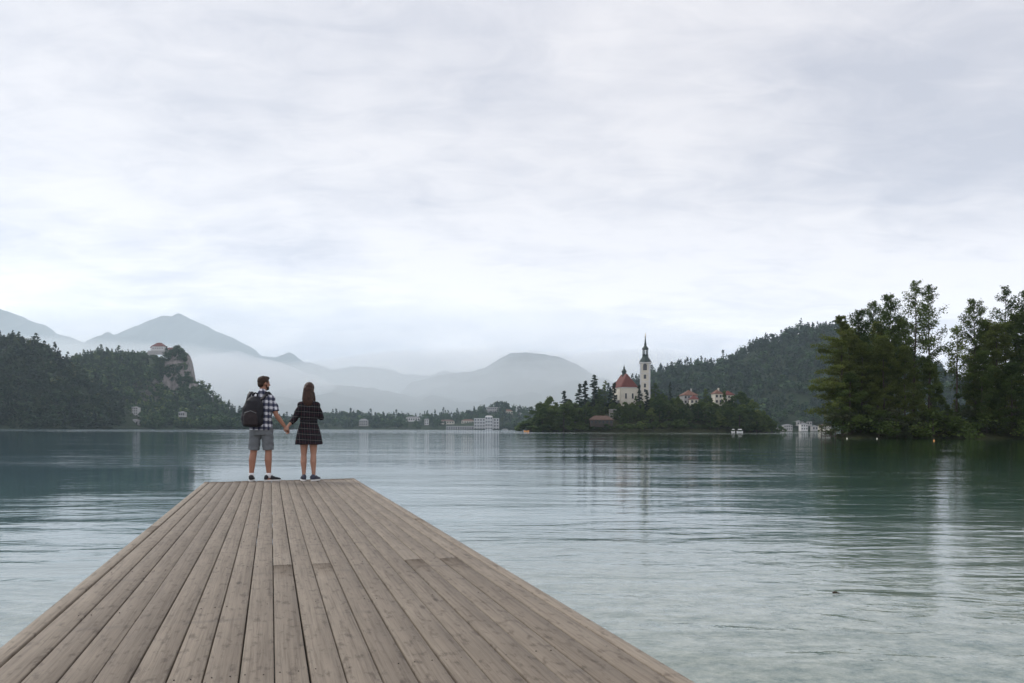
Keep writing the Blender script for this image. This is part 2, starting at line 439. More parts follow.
M_HAIRW = flat('long_auburn_hair', (0.040, 0.018, 0.012), 0.5, 0.4, 30, bump=0.3)
M_SHORTS = flat('grey_cotton', (0.15, 0.165, 0.178), 0.9, 0.12, 25, bump=0.2)
M_SOCK = flat('white_sock', (0.72, 0.72, 0.73), 0.9, 0.05, 20)
M_SHOE = flat('black_shoe_canvas', (0.025, 0.026, 0.03), 0.7, 0.2, 20)
M_SHOENAVY = flat('navy_shoe_canvas', (0.05, 0.055, 0.08), 0.7, 0.2, 20)
M_SOLE = flat('white_rubber', (0.62, 0.62, 0.60), 0.6, 0.05, 20)
M_BAG = flat('black_backpack_nylon', (0.012, 0.012, 0.017), 0.6, 0.3, 14, bump=0.3)
M_BAG2 = flat('dark_brown_backpack_nylon', (0.022, 0.016, 0.018), 0.6, 0.3, 14, bump=0.3)
M_METAL = flat('grey_steel', (0.20, 0.21, 0.22), 0.5, 0.1, 4, metal=0.6)
M_BUOY = flat('orange_buoy_plastic', (0.75, 0.33, 0.10), 0.5, 0.05, 5)
M_BUOYW = flat('white_buoy_plastic', (0.75, 0.73, 0.62), 0.5, 0.05, 5)
M_LEAF = flat('brown_dead_leaf', (0.05, 0.03, 0.02), 0.7, 0.3, 30)
NAVY = (0.010, 0.013, 0.032)
M_SHIRT = m_plaid('white_navy_check', (0.66, 0.67, 0.72), [('u', 0.085, 0.50, (0.06, 0.07, 0.13), 0.75, 0.1), ('v', 0.10, 0.50, (0.02, 0.025, 0.06), 0.85, 0.2),
                  ('u', 0.085, 0.12, NAVY, 0.9, 0.0), ('v', 0.10, 0.10, (0.7, 0.7, 0.75), 0.5, 0.45)])
M_DRESS = m_plaid('black_tartan', (0.010, 0.011, 0.016), [('u', 0.09, 0.5, (0.012, 0.024, 0.024), 0.7, 0.0), ('v', 0.095, 0.45, (0.022, 0.011, 0.017), 0.7, 0.3),
                  ('u', 0.09, 0.05, (0.34, 0.30, 0.30), 0.28, 0.3), ('v', 0.095, 0.05, (0.44, 0.38, 0.37), 0.36, 0.62), ('u', 0.09, 0.03, (0.22, 0.07, 0.07), 0.5, 0.75)])



# ------------------------------------------------------------------ terrain
def prof_fn(prof, Yr):
    pts = [P(a, b, Yr) for a, b in prof]; xs = [p.x for p in pts]; zs = [max(p.z, -1) for p in pts]
    return (lambda X: float(np.interp(X, xs, zs)))


class Hill:
    """ridge drawn by its skyline, slopes falling to the front and the back; a real heightfield"""
    def __init__(s, name, prof, Yr, Yf, Yb, mat, nx=160, rough=6.0, rs=0.01, lower=0.0, cliff=None, pw=0.8, seed=0):
        s.f = prof_fn(prof, Yr); s.Yr, s.Yf, s.Yb, s.rough, s.rs, s.lower, s.cliff, s.pw, s.seed = Yr, Yf, Yb, rough, rs, lower, cliff, pw, seed
        s.x0 = P(prof[0][0], 400, Yr).x; s.x1 = P(prof[-1][0], 400, Yr).x
        ts = np.concatenate([np.linspace(0, 1, 46), np.linspace(1.06, 2, 12)])
        xs = np.linspace(s.x0, s.x1, nx); V = []
        for t in ts:
            Y = s.Yf + (s.Yr - s.Yf) * t if t <= 1 else s.Yr + (s.Yb - s.Yr) * (t - 1)
            for X in xs: V.append((X, Y, s.h(X, Y)))
        n = nx; Q = [(j * n + i, j * n + i + 1, (j + 1) * n + i + 1, (j + 1) * n + i) for j in range(len(ts) - 1) for i in range(n - 1)]
        s.o = setp(link(name, mesh_np(name, V, Q, 4, True), mat), kind='structure')

    def h(s, X, Y):
        z = s.f(X)
        if z <= 0: return -1.0
        lo = min(s.lower, z * 0.7)
        if Y <= s.Yr:
            t = max(0, (Y - s.Yf) / (s.Yr - s.Yf)); k = t ** s.pw
            if s.cliff and s.cliff[0] < X < s.cliff[1]:
                w = min(1, (X - s.cliff[0]) / 25)
                kc = 0.42 * (t / 0.78) if t < 0.78 else min(1, 0.42 + 0.58 * (t - 0.78) / 0.06)
                k = k * (1 - w) + kc * w; lo *= (1 - w)
        else:
            t = (Y - s.Yr) / (s.Yb - s.Yr); k = 1 - t * t
            if s.cliff and X > s.cliff[0]: k = max(0, 1 - t * 4); lo *= 0
        nz = mnoise.fractal((X * s.rs + s.seed * 7.1, Y * s.rs, s.seed), 1.0, 2.0, 5) * s.rough
        edge = min(1, z / 30); z += mnoise.fractal((X * s.rs * 6, 3.3, s.seed), .9, 2.0, 4) * s.rough * .09 * edge
        nz *= 1 - 0.94 * math.exp(-((Y - s.Yr) / (0.12 * (s.Yr - s.Yf))) ** 2)
        return (z - lo) * k + nz * edge * min(1, 3 * k) - 0.6 + 1.2 * min(1, k * 8)


def big_sheet(name, z, mat, x0, x1, y0, y1):
    xs = [x0, -3000, -600, -100, -30, 30, 100, 600, 3000, x1]; ys = [y0, -300, -40, 0, 20, 60, 200, 600, 2500, y1]
    V = [(x, y, z) for y in ys for x in xs]; n = len(xs)
    Q = [(j * n + i, j * n + i + 1, (j + 1) * n + i + 1, (j + 1) * n + i) for j in range(len(ys) - 1) for i in range(n - 1)]
    return setp(link(name, mesh_np(name, V, Q, 4), mat), kind='structure')


big_sheet('ground', -8.0, M_BED, -16000, 16000, -3000, 16000)
big_sheet('lake_water', 0.0, M_WATER, -9000, 9000, -400, 9000)
# near shore behind the viewer, where the pier starts
near = MB(); near.box(0, -30, -0.2, 160, 40, 1.2, 0.05, 0.2)
setp(near.build('shore_ground', M_SOIL), kind='structure')

# far mountains (real distances, seen through the haze)
Hill('mountain_range', [(-260, 330), (-180, 318), (-90, 300), (-40, 296), (0, 309), (10, 312), (22, 321), (30, 320), (42, 332), (62, 338), (80, 343), (100, 340), (118, 334), (135, 326), (150, 320),
     (163, 316), (172, 317), (178, 314), (190, 319), (205, 328), (222, 334), (238, 343), (250, 351), (262, 357), (275, 358), (290, 352), (300, 360), (315, 368), (330, 380), (345, 400), (360, 425)], 8600, 5200, 10500, M_MOUNT, 420, 110, 0.0022, 0, None, 1.1, 3)
Hill('far_mountain_ridge', [(240, 420), (262, 382), (275, 366), (290, 360), (303, 363), (318, 367), (333, 370), (350, 366), (370, 367), (392, 370), (405, 375), (415, 374), (430, 376), (444, 371), (460, 374), (475, 380), (500, 400), (520, 420)], 9200, 6500, 10800, M_MOUNT, 240, 120, 0.0026, 0, None, 1.0, 5)
Hill('round_mountain', [(380, 424), (400, 400), (420, 380), (445, 374), (470, 372), (488, 366), (500, 358), (512, 353), (525, 352), (545, 354), (562, 358), (578, 365), (592, 374), (615, 384), (640, 396), (680, 410), (730, 426)], 7000, 4600, 8400, M_MOUNT, 240, 90, 0.0022, 0, None, 1.0, 7)
Hill('low_foothills', [(180, 424), (215, 405), (240, 395), (280, 390), (330, 385), (370, 388), (420, 398), (470, 403), (520, 405), (560, 412), (640, 424)], 5600, 4000, 6600, M_MOUNT, 180, 60, 0.003, 0, None, 1.0, 9)

HL = Hill('near_wooded_hill', [(-340, 400), (-260, 350), (-160, 332), (-60, 330), (0, 336), (18, 339), (34, 347), (48, 356), (60, 366), (74, 377), (86, 390), (98, 404), (110, 418), (122, 429)], 1000, 800, 1180, M_HILL, 140, 6, 0.02, 11)
cl = (P(170, 400, 1350).x, P(199, 400, 1350).x)
HC = Hill('castle_hill', [(0, 420), (30, 400), (55, 378), (68, 362), (78, 356), (92, 352), (110, 352), (130, 353), (150, 353.5), (153, 353.2), (186, 353), (190, 356), (193, 364), (194.5, 382), (201, 386), (216, 398), (230, 411), (243, 419), (262, 425), (290, 428)],
          1350, 1080, 1560, M_HILL, 260, 5, 0.015, 10, cl, 0.8, 2)
HR = Hill('right_wooded_hill', [(560, 420), (600, 398), (640, 380), (660, 372), (685, 366), (715, 362), (735, 360), (745, 352), (765, 342), (790, 333), (812, 325), (828, 324), (842, 326), (865, 336), (895, 354), (930, 376), (970, 393), (1030, 408), (1100, 418), (1200, 426)],
          1750, 1260, 2300, M_HILL, 240, 12, 0.006, 10, None, 0.85, 4)
HF = Hill('far_shore_land', [(150, 427.5), (230, 424), (300, 420), (330, 417), (350, 416), (380, 420), (410, 419), (440, 417), (465, 416), (480, 411), (488, 407.5), (505, 407), (520, 411), (540, 414), (600, 418), (680, 424), (800, 427)],
          2050, 1780, 2400, M_HILL, 200, 2, 0.01, 5, None, 0.8, 6)

# island: low mound with a terrace for the church
ISY = 545.0


def isle_h(X, Y):
    u = (X - P(650, 430, ISY).x) / 87.0; v = (Y - ISY - 14) / 42.0; r = math.hypot(u, v)
    if r >= 1: return -0.8
    k = 1 - r ** 1.6
    return -0.8 + 16.6 * min(1, k * 1.22) ** 0.8


V = []; nx, ny = 90, 50; cxI = P(650, 430, ISY).x
for j in range(ny):
    for i in range(nx):
        X = cxI - 92 + 184 * i / (nx - 1); Y = ISY - 32 + 92 * j / (ny - 1); V.append((X, Y, isle_h(X, Y) + 0.5 * mnoise.noise((X * .1, Y * .1, 0))))
Q = [(j * nx + i, j * nx + i + 1, (j + 1) * nx + i + 1, (j + 1) * nx + i) for j in range(ny - 1) for i in range(nx - 1)]
setp(link('island_ground', mesh_np('island_ground', V, Q, 4, True), M_SOIL), kind='structure')


def bank_h(X, Y):   # promontory with the grove on the right
    d = min((X - 67.0 - max(0, Y - 165) * .42) / 6.0 + 0.4 * sin(Y * .15), (Y - 163.0 + 1.5 * sin(X * .21)) / 6.0, (255 - Y) / 10)
    return -0.8 + 2.6 * max(0.0, min(1.0, d)) ** 0.8


V = []; nx, ny = 80, 50
for j in range(ny):
    for i in range(nx):
        X = 60 + 190 * i / (nx - 1); Y = 155 + 105 * j / (ny - 1); V.append((X, Y, bank_h(X, Y) + 0.15 * mnoise.noise((X * .4, Y * .4, 0))))
Q = [(j * nx + i, j * nx + i + 1, (j + 1) * nx + i + 1, (j + 1) * nx + i) for j in range(ny - 1) for i in range(nx - 1)]
setp(link('grove_ground', mesh_np('grove_ground', V, Q, 4, True), M_SOIL), kind='structure')


# ------------------------------------------------------------------ trees
def cards(rng, C, size, up=0.35, droop=0.0):
    """leaf-clump cards at points C (N,3): bent quads of random direction; returns V (4N,3), tint"""
    n = len(C); a = rng.normal(size=(n, 3)); a[:, 2] = a[:, 2] * 0.45; a /= np.linalg.norm(a, axis=1)[:, None] + 1e-9
    b = rng.normal(size=(n, 3)); b[:, 2] = b[:, 2] * (0.6 + up) ; b = b - (b * a).sum(1)[:, None] * a; b /= np.linalg.norm(b, axis=1)[:, None] + 1e-9
    s = size * rng.uniform(0.5, 1.25, n)[:, None]; w = s * rng.uniform(0.35, 0.75, n)[:, None]
    V = np.stack([C - a * s * .5, C + b * w * .5 + a * s * .08, C + a * s * .5 - np.array([0, 0, droop]) * s, C - b * w * .5 - a * s * .05], 1).reshape(-1, 3)
    return V, np.repeat(rng.uniform(0, 1, n), 4)


def crown_mesh(name, C, size, seed, tint=None, droop=0.0):
    rng = np.random.default_rng(seed); V, t = cards(rng, C, size, droop=droop)
    if tint is not None: t = t * 0.45 + np.repeat(tint, 4) * 0.55
    return mesh_np(name, V, np.arange(len(V)).reshape(-1, 4), 4, False, t)


def broad_points(rng, H, R, base, nclump, per, squash=0.8, lean=(0, 0), clump_r=0.22, top_heavy=0.55):
    """clumps spread through an uneven crown, gaps between them"""
    pts = []; tn = []; cl = []
    lob = [rng.uniform(0, 2 * pi), rng.uniform(.12, .3), rng.uniform(0, 2 * pi), rng.uniform(.08, .22)]
    for k in range(nclump):
        a = rng.uniform(0, 2 * pi); zz = rng.uniform(0.0, 1.0) ** 0.9
        prof = math.sin(pi * min(1, max(0.0, (zz * 0.92 + 0.10))) ** top_heavy) ** 0.62 if zz < 0.98 else 0.2
        rr = R * prof * (1 + lob[1] * sin(a * 2 + lob[0]) + lob[3] * sin(a * 3 + zz * 5 + lob[2])) * math.sqrt(rng.uniform(0.18, 1.0))
        c = np.array([rr * cos(a) + lean[0] * zz, rr * sin(a) + lean[1] * zz, base + (H - base) * (0.04 + 0.93 * zz)]); cr = R * clump_r * rng.uniform(0.65, 1.35)
        d = rng.normal(size=(per, 3)); d /= np.linalg.norm(d, axis=1)[:, None]; d *= (rng.uniform(0, 1, per) ** (1 / 2.2))[:, None]
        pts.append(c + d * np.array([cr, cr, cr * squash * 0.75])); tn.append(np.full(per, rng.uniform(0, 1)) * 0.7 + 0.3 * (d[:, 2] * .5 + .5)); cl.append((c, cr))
    return np.concatenate(pts), np.concatenate(tn), cl


def trunk_mb(rng, H, r, limbs, lean=(0, 0), top=0.85):
    mb = MB(); n = 7; pts = []; rad = []
    wob = rng.uniform(-1, 1, (n, 2)) * r * 0.9
    for i in range(n):
        t = i / (n - 1); pts.append((lean[0] * t + wob[i, 0] * t, lean[1] * t + wob[i, 1] * t, H * top * t - (0.6 if i == 0 else 0))); rad.append(r * (1.25 if i == 0 else 1) * (1 - 0.85 * t))
    mb.limb(pts, rad, 8, False)
    for c in limbs:
        zt = max(0.12 * H, min(H * top * 0.95, c[2] - 0.25 * math.hypot(c[0], c[1]) - 0.3)); t = zt / (H * top)
        b = Vector((lean[0] * t, lean[1] * t, zt)); e = Vector(c); m_ = b.lerp(e, 0.5) + Vector((0, 0, -0.05 * (e - b).length))
        rr = max(r * 0.12, r * 0.38 * (1 - t * 0.7)); mb.limb([b, m_, e], [rr, rr * .6, rr * .2], 5, False)
    return mb


def proto_broad(seed, H, R, base, nclump, per, size, mat, trunk_r, **k):
    rng = np.random.default_rng(seed); C, tn, cl = broad_points(rng, H, R, base, nclump, per, **k)
    lim = [c for c, cr in cl[::max(1, len(cl) // 14)]]
    return trunk_mb(rng, H, trunk_r, lim, k.get('lean', (0, 0))).mesh('trunk', True), crown_mesh('crown', C, size, seed + 1, tn), mat


def proto_layered(seed, H, R, base, nb, per, size, mat, trunk_r, side=None, top_sparse=0.5, droop=0.15, rise=(-0.05, 0.28), fl=0.26):
    """pine or larch: long sideways boughs in flat layers, thin ragged top, trunk showing between"""
    rng = np.random.default_rng(seed); pts = []; tn = []; ends = []
    mb = MB(); n = 8; lx = rng.uniform(-.03, .03) * H; T = [Vector((lx * (i / 7) ** 1.5 + rng.uniform(-1, 1) * trunk_r * .5, rng.uniform(-1, 1) * trunk_r * .4, H * i / 7 - (0.6 if i == 0 else 0))) for i in range(n)]
    mb.limb(T, [trunk_r * (1.2 - 1.1 * i / 7) for i in range(n)], 8, False)
    for k in range(nb):
        z = base + (H - base) * ((k + rng.uniform(0, 1)) / nb); q = (z - base) / (H - base)
        a = rng.uniform(0, 2 * pi)
        L = R * (1 - q) ** 0.55 * rng.uniform(0.45, 1.12) * (0.55 + 0.45 * min(1, q * 4)) + 0.05 * R
        if side is not None: L *= 0.75 + 0.5 * max(0, cos(a - side))
        st = Vector((lx * (z / H) ** 1.5, 0, z)); up = rng.uniform(*rise) + (0.5 * q * q)
        e = st + Vector((cos(a) * L, sin(a) * L, L * up - droop * L * (1 - q)))
        m_ = st.lerp(e, 0.5) + Vector((0, 0, 0.08 * L)); rr = trunk_r * 0.28 * (1 - q * .6); mb.limb([st, m_, e], [rr, rr * .6, rr * .18], 5, False)
        m = int(per * (0.35 + L / R) * (1 - top_sparse * q)) + 6
        t = rng.uniform(0.18, 1.06, m) ** 0.8; w = 0.04 * L + 0.32 + 0.09 * L * np.sin(t * 2.6).clip(0, 1)
        cen = np.array([np.array(st.lerp(m_, min(1, x * 2)) if x < .5 else m_.lerp(e, min(1.1, x * 2 - 1))) for x in t])
        off = rng.normal(size=(m, 3)) * w[:, None] * np.array([0.55, 0.55, fl]); off[:, 2] += -0.05 * L * rng.uniform(0, 1, m)
        pts.append(cen + off); tn.append(np.full(m, rng.uniform(0, 1)))
    return mb.mesh('trunk', True), crown_mesh('crown', np.concatenate(pts), size, seed + 1, np.concatenate(tn), 0.3), mat


def proto_spruce(seed, H, R, nb, per, size, mat, trunk_r):
    return proto_layered(seed, H, R, H * 0.08, nb, per, size, mat, trunk_r, None, 0.2, 0.5)


def place_tree(proto, name, label, x, y, z, s=1.0, sz=None, rz=0.0, group=None, cat='tree', bark=None):
    o = thing(name, label, cat, (x, y, z), rz, group); o.scale = (s, s, sz or s)
    tm, cm, mat = proto
    link('trunk', tm, bark or M_BARK, o); link('crown', cm, mat, o); return o


R_ = random.Random(5)

# --- grove on the right bank (about 170 m off)
PG = dict(
    lay1=proto_layered(11, 25, 8.0, 3.0, 110, 380, 0.42, M_F_OLIVE, 0.32, side=pi, top_sparse=0.45),
    lay2=proto_layered(12, 27, 6.0, 5.0, 96, 215, 0.38, M_F_GROVE, 0.30, top_sparse=0.45, droop=0.0, rise=(0.05, 0.75), fl=0.55),
    thin=proto_layered(13, 31, 5.4, 11.0, 60, 110, 0.42, M_F_GROVE, 0.27, top_sparse=0.2, droop=-0.1, rise=(0.0, 0.7), fl=0.6),
    slim=proto_layered(14, 22, 2.6, 11.0, 32, 70, 0.40, M_F_GROVE, 0.17, top_sparse=0.2, droop=0.0, rise=(0.0, 0.7), fl=0.6),
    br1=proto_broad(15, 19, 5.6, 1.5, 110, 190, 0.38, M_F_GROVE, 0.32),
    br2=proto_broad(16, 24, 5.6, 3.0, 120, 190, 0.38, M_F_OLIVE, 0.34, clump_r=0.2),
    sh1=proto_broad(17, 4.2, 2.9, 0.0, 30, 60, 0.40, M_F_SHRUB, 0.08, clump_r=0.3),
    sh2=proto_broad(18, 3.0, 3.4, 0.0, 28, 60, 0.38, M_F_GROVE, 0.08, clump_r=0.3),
)
PH = dict(lay1=25, lay2=27, thin=31, slim=22, br1=19, br2=24, sh1=4.2, sh2=3.0)


def grove(kind, px, py_top, Y, name, label, rz=0.0, wide=1.0, group=None, cat='tree'):
    p = P(px, py_top, Y); z = bank_h(p.x, Y) - 0.1; s = (p.z - z) / PH[kind]
    return place_tree(PG[kind], name, label, p.x, Y, z, s * wide, s, rz, group, cat)


grove('lay1', 843, 318, 172, 'layered_tree', 'leftmost tree of the right-hand grove, with long boughs reaching left over the water', 0.1, 0.95)
grove('lay2', 858, 312, 180, 'ragged_conifer', 'ragged olive conifer just right of the leftmost layered tree of the grove', 1.2, 1.1)
grove('lay2', 872, 303, 189, 'ragged_conifer', 'thin-topped conifer between the left side of the grove and its tallest tree', 2.9, 0.75)
grove('lay2', 890, 296, 176, 'ragged_conifer', 'tall dense conifer immediately left of the tallest airy tree in the grove', 4.1, 0.95)
grove('thin', 914, 283, 180, 'airy_tree', 'tallest airy tree in the middle of the grove, its bare trunk showing against the sky', 0.4, 1.05)
grove('thin', 931, 287, 187, 'airy_tree', 'airy thin tree close to the right of the tallest tree in the grove', 2.2, 1.0)
grove('slim', 957, 326, 171, 'slender_tree', 'slender lone tree with a bare dark trunk in the sky gap of the grove', 0.9, 1.3)
grove('lay2', 976, 301, 182, 'ragged_conifer', 'ragged conifer right beside the sky gap near the right edge', 5.3, 0.9)
grove('br2', 996, 322, 172, 'broadleaf_tree', 'dense rounded olive tree filling the right end of the grove', 1.0, 0.9)
grove('thin', 1006, 289, 180, 'airy_tree', 'airy thin tree rising above the dense right end of the grove', 4.0, 1.0)
grove('lay2', 1026, 292, 176, 'ragged_conifer', 'conifer cut by the right edge of the picture', 3.4, 0.9)
grove('br2', 1045, 330, 168, 'broadleaf_tree', 'broad tree at the far right edge, mostly outside the picture', 2.0, 1.0)
for px, py, Y, w_, lb in ((850, 327, 176, .8, 'full-crowned green tree behind the leftmost layered tree of the grove'), (878, 321, 182, .7, 'full-crowned green tree behind the dense conifer left of the grove middle'), (899, 316, 186, .65, 'full-crowned green tree behind the left of the tallest airy tree'), (986, 319, 184, .8, 'full-crowned green tree behind the conifer beside the sky gap'), (1016, 312, 186, .9, 'full-crowned green tree behind the airy tree near the right edge')):
    grove('br2', px, py, Y, 'broadleaf_tree', lb, px * .7, w_)
grove('br2', 862, 342, 170, 'broadleaf_tree', 'mid-height olive tree under the layered tree at the left of the grove', 0.3, 0.8)
grove('br1', 850, 372, 168, 'broadleaf_tree', 'low dark tree leaning over the water at the left tip of the grove', 3.0, 1.15)
grove('br2', 884, 335, 169, 'broadleaf_tree', 'rounded tree in front of the dense conifer left of the grove middle', 4.4, 0.85)
grove('br2', 905, 345, 168, 'broadleaf_tree', 'rounded tree below the tallest airy tree of the grove', 5.6, 0.8)
grove('br1', 929, 362, 173, 'broadleaf_tree', 'rounded dark tree just left of the sky gap in the grove', 2.4, 0.95)
grove('br1', 947, 404, 170, 'broadleaf_tree', 'low round tree standing under the sky gap of the grove', 1.4, 1.0)
grove('br1', 982, 350, 168, 'broadleaf_tree', 'dark tree just right of the slender lone tree of the grove', 0.7, 0.85)
grove('br1', 1012, 362, 166, 'broadleaf_tree', 'dark tree low in front of the right end of the grove', 5.0, 0.95)
for k, (px, py, Y) in enumerate([(1075, 300, 178), (1110, 310, 184), (1160, 305, 180)]):
    grove('lay2', px, py, Y, 'ragged_conifer', 'conifer beyond the right edge of the picture', k * 1.3, 1.0, 'conifers beyond the right edge')
for k in range(9):
    grove('br2', 850 + k * 21 + R_.uniform(-5, 5), 352 + R_.uniform(-8, 14) + (55 if 915 < 850 + k * 21 < 985 else 0), 196 + R_.uniform(0, 14), 'broadleaf_tree', 'shaded broadleaf tree deep inside the right-hand grove', k * 0.8, 0.8, 'trees deep inside the grove')
shl = ['grey-green', 'pale', 'dark', 'leafy', 'low', 'rounded', 'drooping', 'ragged', 'bushy', 'small', 'spreading']
pxs = np.linspace(843, 1050, 24)
for k, px in enumerate(pxs):
    kind = 'sh1' if k % 3 != 1 else 'sh2'
    Y = 166 + R_.uniform(-1.0, 2.5)
    if k == 0: lb, gp = 'first waterside bush at the left tip of the grove, beside the small landing', None
    else: lb, gp = 'waterside bush hanging over the water along the foot of the grove', 'bushes along the foot of the grove'
    grove(kind, px, 417 + R_.uniform(-8, 5), Y, 'bank_bush', lb, R_.uniform(0, 6), R_.uniform(1.0, 1.35), gp, 'bush')

# --- island trees (about 545 m off)
PI_ = dict(
    br1=proto_broad(31, 16, 5.6, 1.0, 60, 48, 1.1, M_F_ISLE, 0.35),
    br2=proto_broad(32, 14, 5.8, 0.5, 60, 48, 1.1, M_F_ISLE2, 0.35),
    br3=proto_broad(33, 18, 5.0, 1.5, 60, 48, 1.1, M_F_ISLE, 0.35, clump_r=0.2),
    sp1=proto_spruce(34, 22, 4.2, 54, 52, 1.0, M_F_SPRUCE, 0.3),
    sp2=proto_spruce(35, 20, 3.2, 50, 46, 0.95, M_F_SPRUCE, 0.26),
    air=proto_layered(36, 20, 4.0, 5, 30, 34, 0.95, M_F_ISLE, 0.26, None, 0.2, 0.0),
    bush=proto_broad(37, 4.5, 4.2, 0.0, 20, 26, 1.1, M_F_ISLE, 0.12, clump_r=0.3),
)
IH = dict(br1=16, br2=14, br3=18, sp1=22, sp2=20, air=20, bush=4.5)


def isle(kind, px, top, Y, name, label, wide=1.0, group=None, cat='tree', zmin=None):
    p = P(px, top, Y); z = max(isle_h(p.x, Y), -0.3) - 0.2; s = (p.z - z) / IH[kind]
    return place_tree(PI_[kind], name, label, p.x, Y, z, s * wide, s, R_.uniform(0, 6), group, cat)


IT = [
    ('bush', 530, 421, 541, 2.0, 'dark low tree leaning over the water at the left tip of the island'),
    ('br2', 540, 403, 546, 1.25, 'light green rounded tree at the left end of the island'),
    ('br2', 550, 397, 550, 1.0, 'light green taller tree next to the left end of the island'),
    ('sp1', 565, 391, 548, 1.15, 'dark conifer left of the tallest spruces on the island'),
    ('sp1', 579, 384, 546, 1.0, 'tall spruce on the left half of the island, first of the tall pair'),
    ('sp2', 585, 381, 552, 1.2, 'slim spruce close beside the first tall spruce left of the church'),
    ('sp1', 594, 375, 550, 1.0, 'tallest spruce on the island, left of the church'),
    ('air', 605, 381, 552, 1.0, 'airy thin-crowned tree between the tallest spruce and the church'),
    ('br3', 600, 389, 546, 0.8, 'full leafy tree between the tallest spruce and the church, before the airy tree'),
    ('sp1', 610, 388, 543, 0.8, 'dark conifer just left of the church wall'),
    ('br3', 636, 396, 534, 0.6, 'small leafy tree before the right corner of the church'),
    ('sp2', 614, 383, 540, 1.1, 'dark tree right in front of the left side of the church'),
    ('sp1', 640, 385, 534, 0.85, 'dark spruce standing between the church and the foot of the bell tower'),
    ('sp2', 647, 390, 530, 1.0, 'narrow spruce in front of the bell tower foot'),
    ('br3', 655, 383, 556, 0.9, 'brownish tree touching the right side of the bell tower'),
    ('sp2', 670, 382, 560, 0.7, 'thin pointed dark conifer between bell tower and red-roofed houses'),
    ('br1', 663, 393, 550, 1.0, 'rounded tree right of the bell tower'),
    ('br1', 678, 396, 546, 0.9, 'rounded tree left of the orange-roofed house on the island'),
    ('br3', 706, 389, 556, 0.8, 'tree between the two red-roofed houses on the island'),
    ('br3', 724, 391, 540, 0.6, 'narrow tree standing before the right-hand red-roofed house'),
    ('br1', 741, 391, 546, 1.15, 'big dark rounded tree at the right shoulder of the island'),
    ('br1', 752, 399, 548, 0.9, 'dark rounded tree sloping down at the right end of the island'),
    ('br2', 763, 411, 546, 1.1, 'lower green tree near the right tip of the island'),
    ('bush', 771, 421, 544, 1.0, 'pale green bush at the right tip of the island'),
]
for kd, px, top, Y, wd, lb in IT:
    isle(kd, px, top, Y, {'b': 'broadleaf_tree', 's': 'spruce', 'a': 'airy_tree'}[kd[0]] if kd != 'bush' else 'waterside_bush', lb, wd, cat='bush' if kd == 'bush' else 'tree')
fill = [(536, 414, 536), (546, 411, 534), (556, 407, 538), (562, 413, 532), (571, 404, 540), (577, 412, 534), (588, 402, 540), (584, 405, 536), (569, 399, 552), (600, 397, 548), (607, 403, 546)]
for px, top, Y in fill:
    isle(R_.choice(['br1', 'br2', 'br2', 'br1']), px, top, Y, 'broadleaf_tree', 'leafy tree in the dense wood on the left slope of the island', R_.uniform(.85, 1.2), 'trees on the left slope of the island')
fill = [(612, 399, 541), (614, 402, 537), (641, 400, 533), (652, 398, 536), (660, 396, 540), (634, 404, 530), (654, 400, 531), (619, 403, 536), (625, 402, 534), (632, 402, 535), (617, 406, 530), (622, 406, 530), (630, 405, 530), (636, 407, 531), (643, 409, 528), (651, 404, 532), (646, 413, 525), (657, 410, 528), (627, 416, 526)]
for px, top, Y in fill:
    isle(R_.choice(['br1', 'br2', 'br1']), px, top, Y, 'broadleaf_tree', 'leafy tree on the bank below the church and bell tower', R_.uniform(.9, 1.25), 'trees below the church')
fill = [(666, 396, 545), (673, 398, 542), (681, 400, 540), (700, 400, 540), (706, 403, 538), (711, 398, 543), (727, 401, 539), (693, 404, 536), (662, 400, 536), (668, 408, 530), (675, 403, 534), (683, 409, 530), (692, 412, 528), (700, 409, 530), (709, 409, 530), (714, 403, 536), (721, 408, 531), (729, 404, 534), (735, 402, 538), (744, 408, 532), (752, 412, 534), (760, 417, 538), (687, 404, 556), (733, 396, 550)]
for px, top, Y in fill:
    isle(R_.choice(['br1', 'br3', 'br2', 'br1']), px, top, Y, 'broadleaf_tree', 'leafy tree in the dense wood on the right slope of the island', R_.uniform(.9, 1.25), 'trees on the right slope of the island')
canopy = [(530, 424), (536, 411), (545, 403), (555, 402), (565, 398), (575, 401), (586, 402), (590, 424), (613, 424), (616, 409), (622, 405), (640, 403), (650, 400), (660, 395), (678, 397), (684, 399), (692, 404), (699, 399), (706, 400), (716, 404), (724, 401), (730, 403), (745, 399), (755, 405), (765, 414), (772, 422)]
for k in range(96):
    px = 533 + (k * 61.7) % 236; Y = 523 + (k * 7.3) % 20 + (2 if px < 620 else 0)
    if 588 < px < 615 and Y < 532: continue
    top = float(np.interp(px, [a for a, b in canopy], [b for a, b in canopy])) + R_.uniform(0, 6) + max(0, (533 - Y) * .5)
    if 588 < px < 615: top = R_.uniform(404, 411)
    if top > 424: continue
    side = 'left of the church' if px < 616 else ('below the church and bell tower' if px < 658 else 'below the red-roofed houses and to their right')
    isle(R_.choice(['br1', 'br3', 'br2', 'br1', 'br2']), px, top, Y, 'broadleaf_tree', 'leafy tree in the dense island wood ' + side, R_.uniform(.9, 1.3), 'dense island wood ' + side)
for k in range(34):
    px = 534 + k * 7.1 + R_.uniform(-2, 2)
    u = (P(px, 430, 545).x - cxI) / 87.0; Yb = ISY + 14 - 42 * math.sqrt(max(0, 1 - u * u)) ** 1.0 * 0.93
    isle('bush', px, 422 + R_.uniform(-3, 3), Yb, 'waterside_bush', 'bush hanging over the waterline of the island', R_.uniform(1.0, 1.5), 'bushes along the island waterline', 'bush')

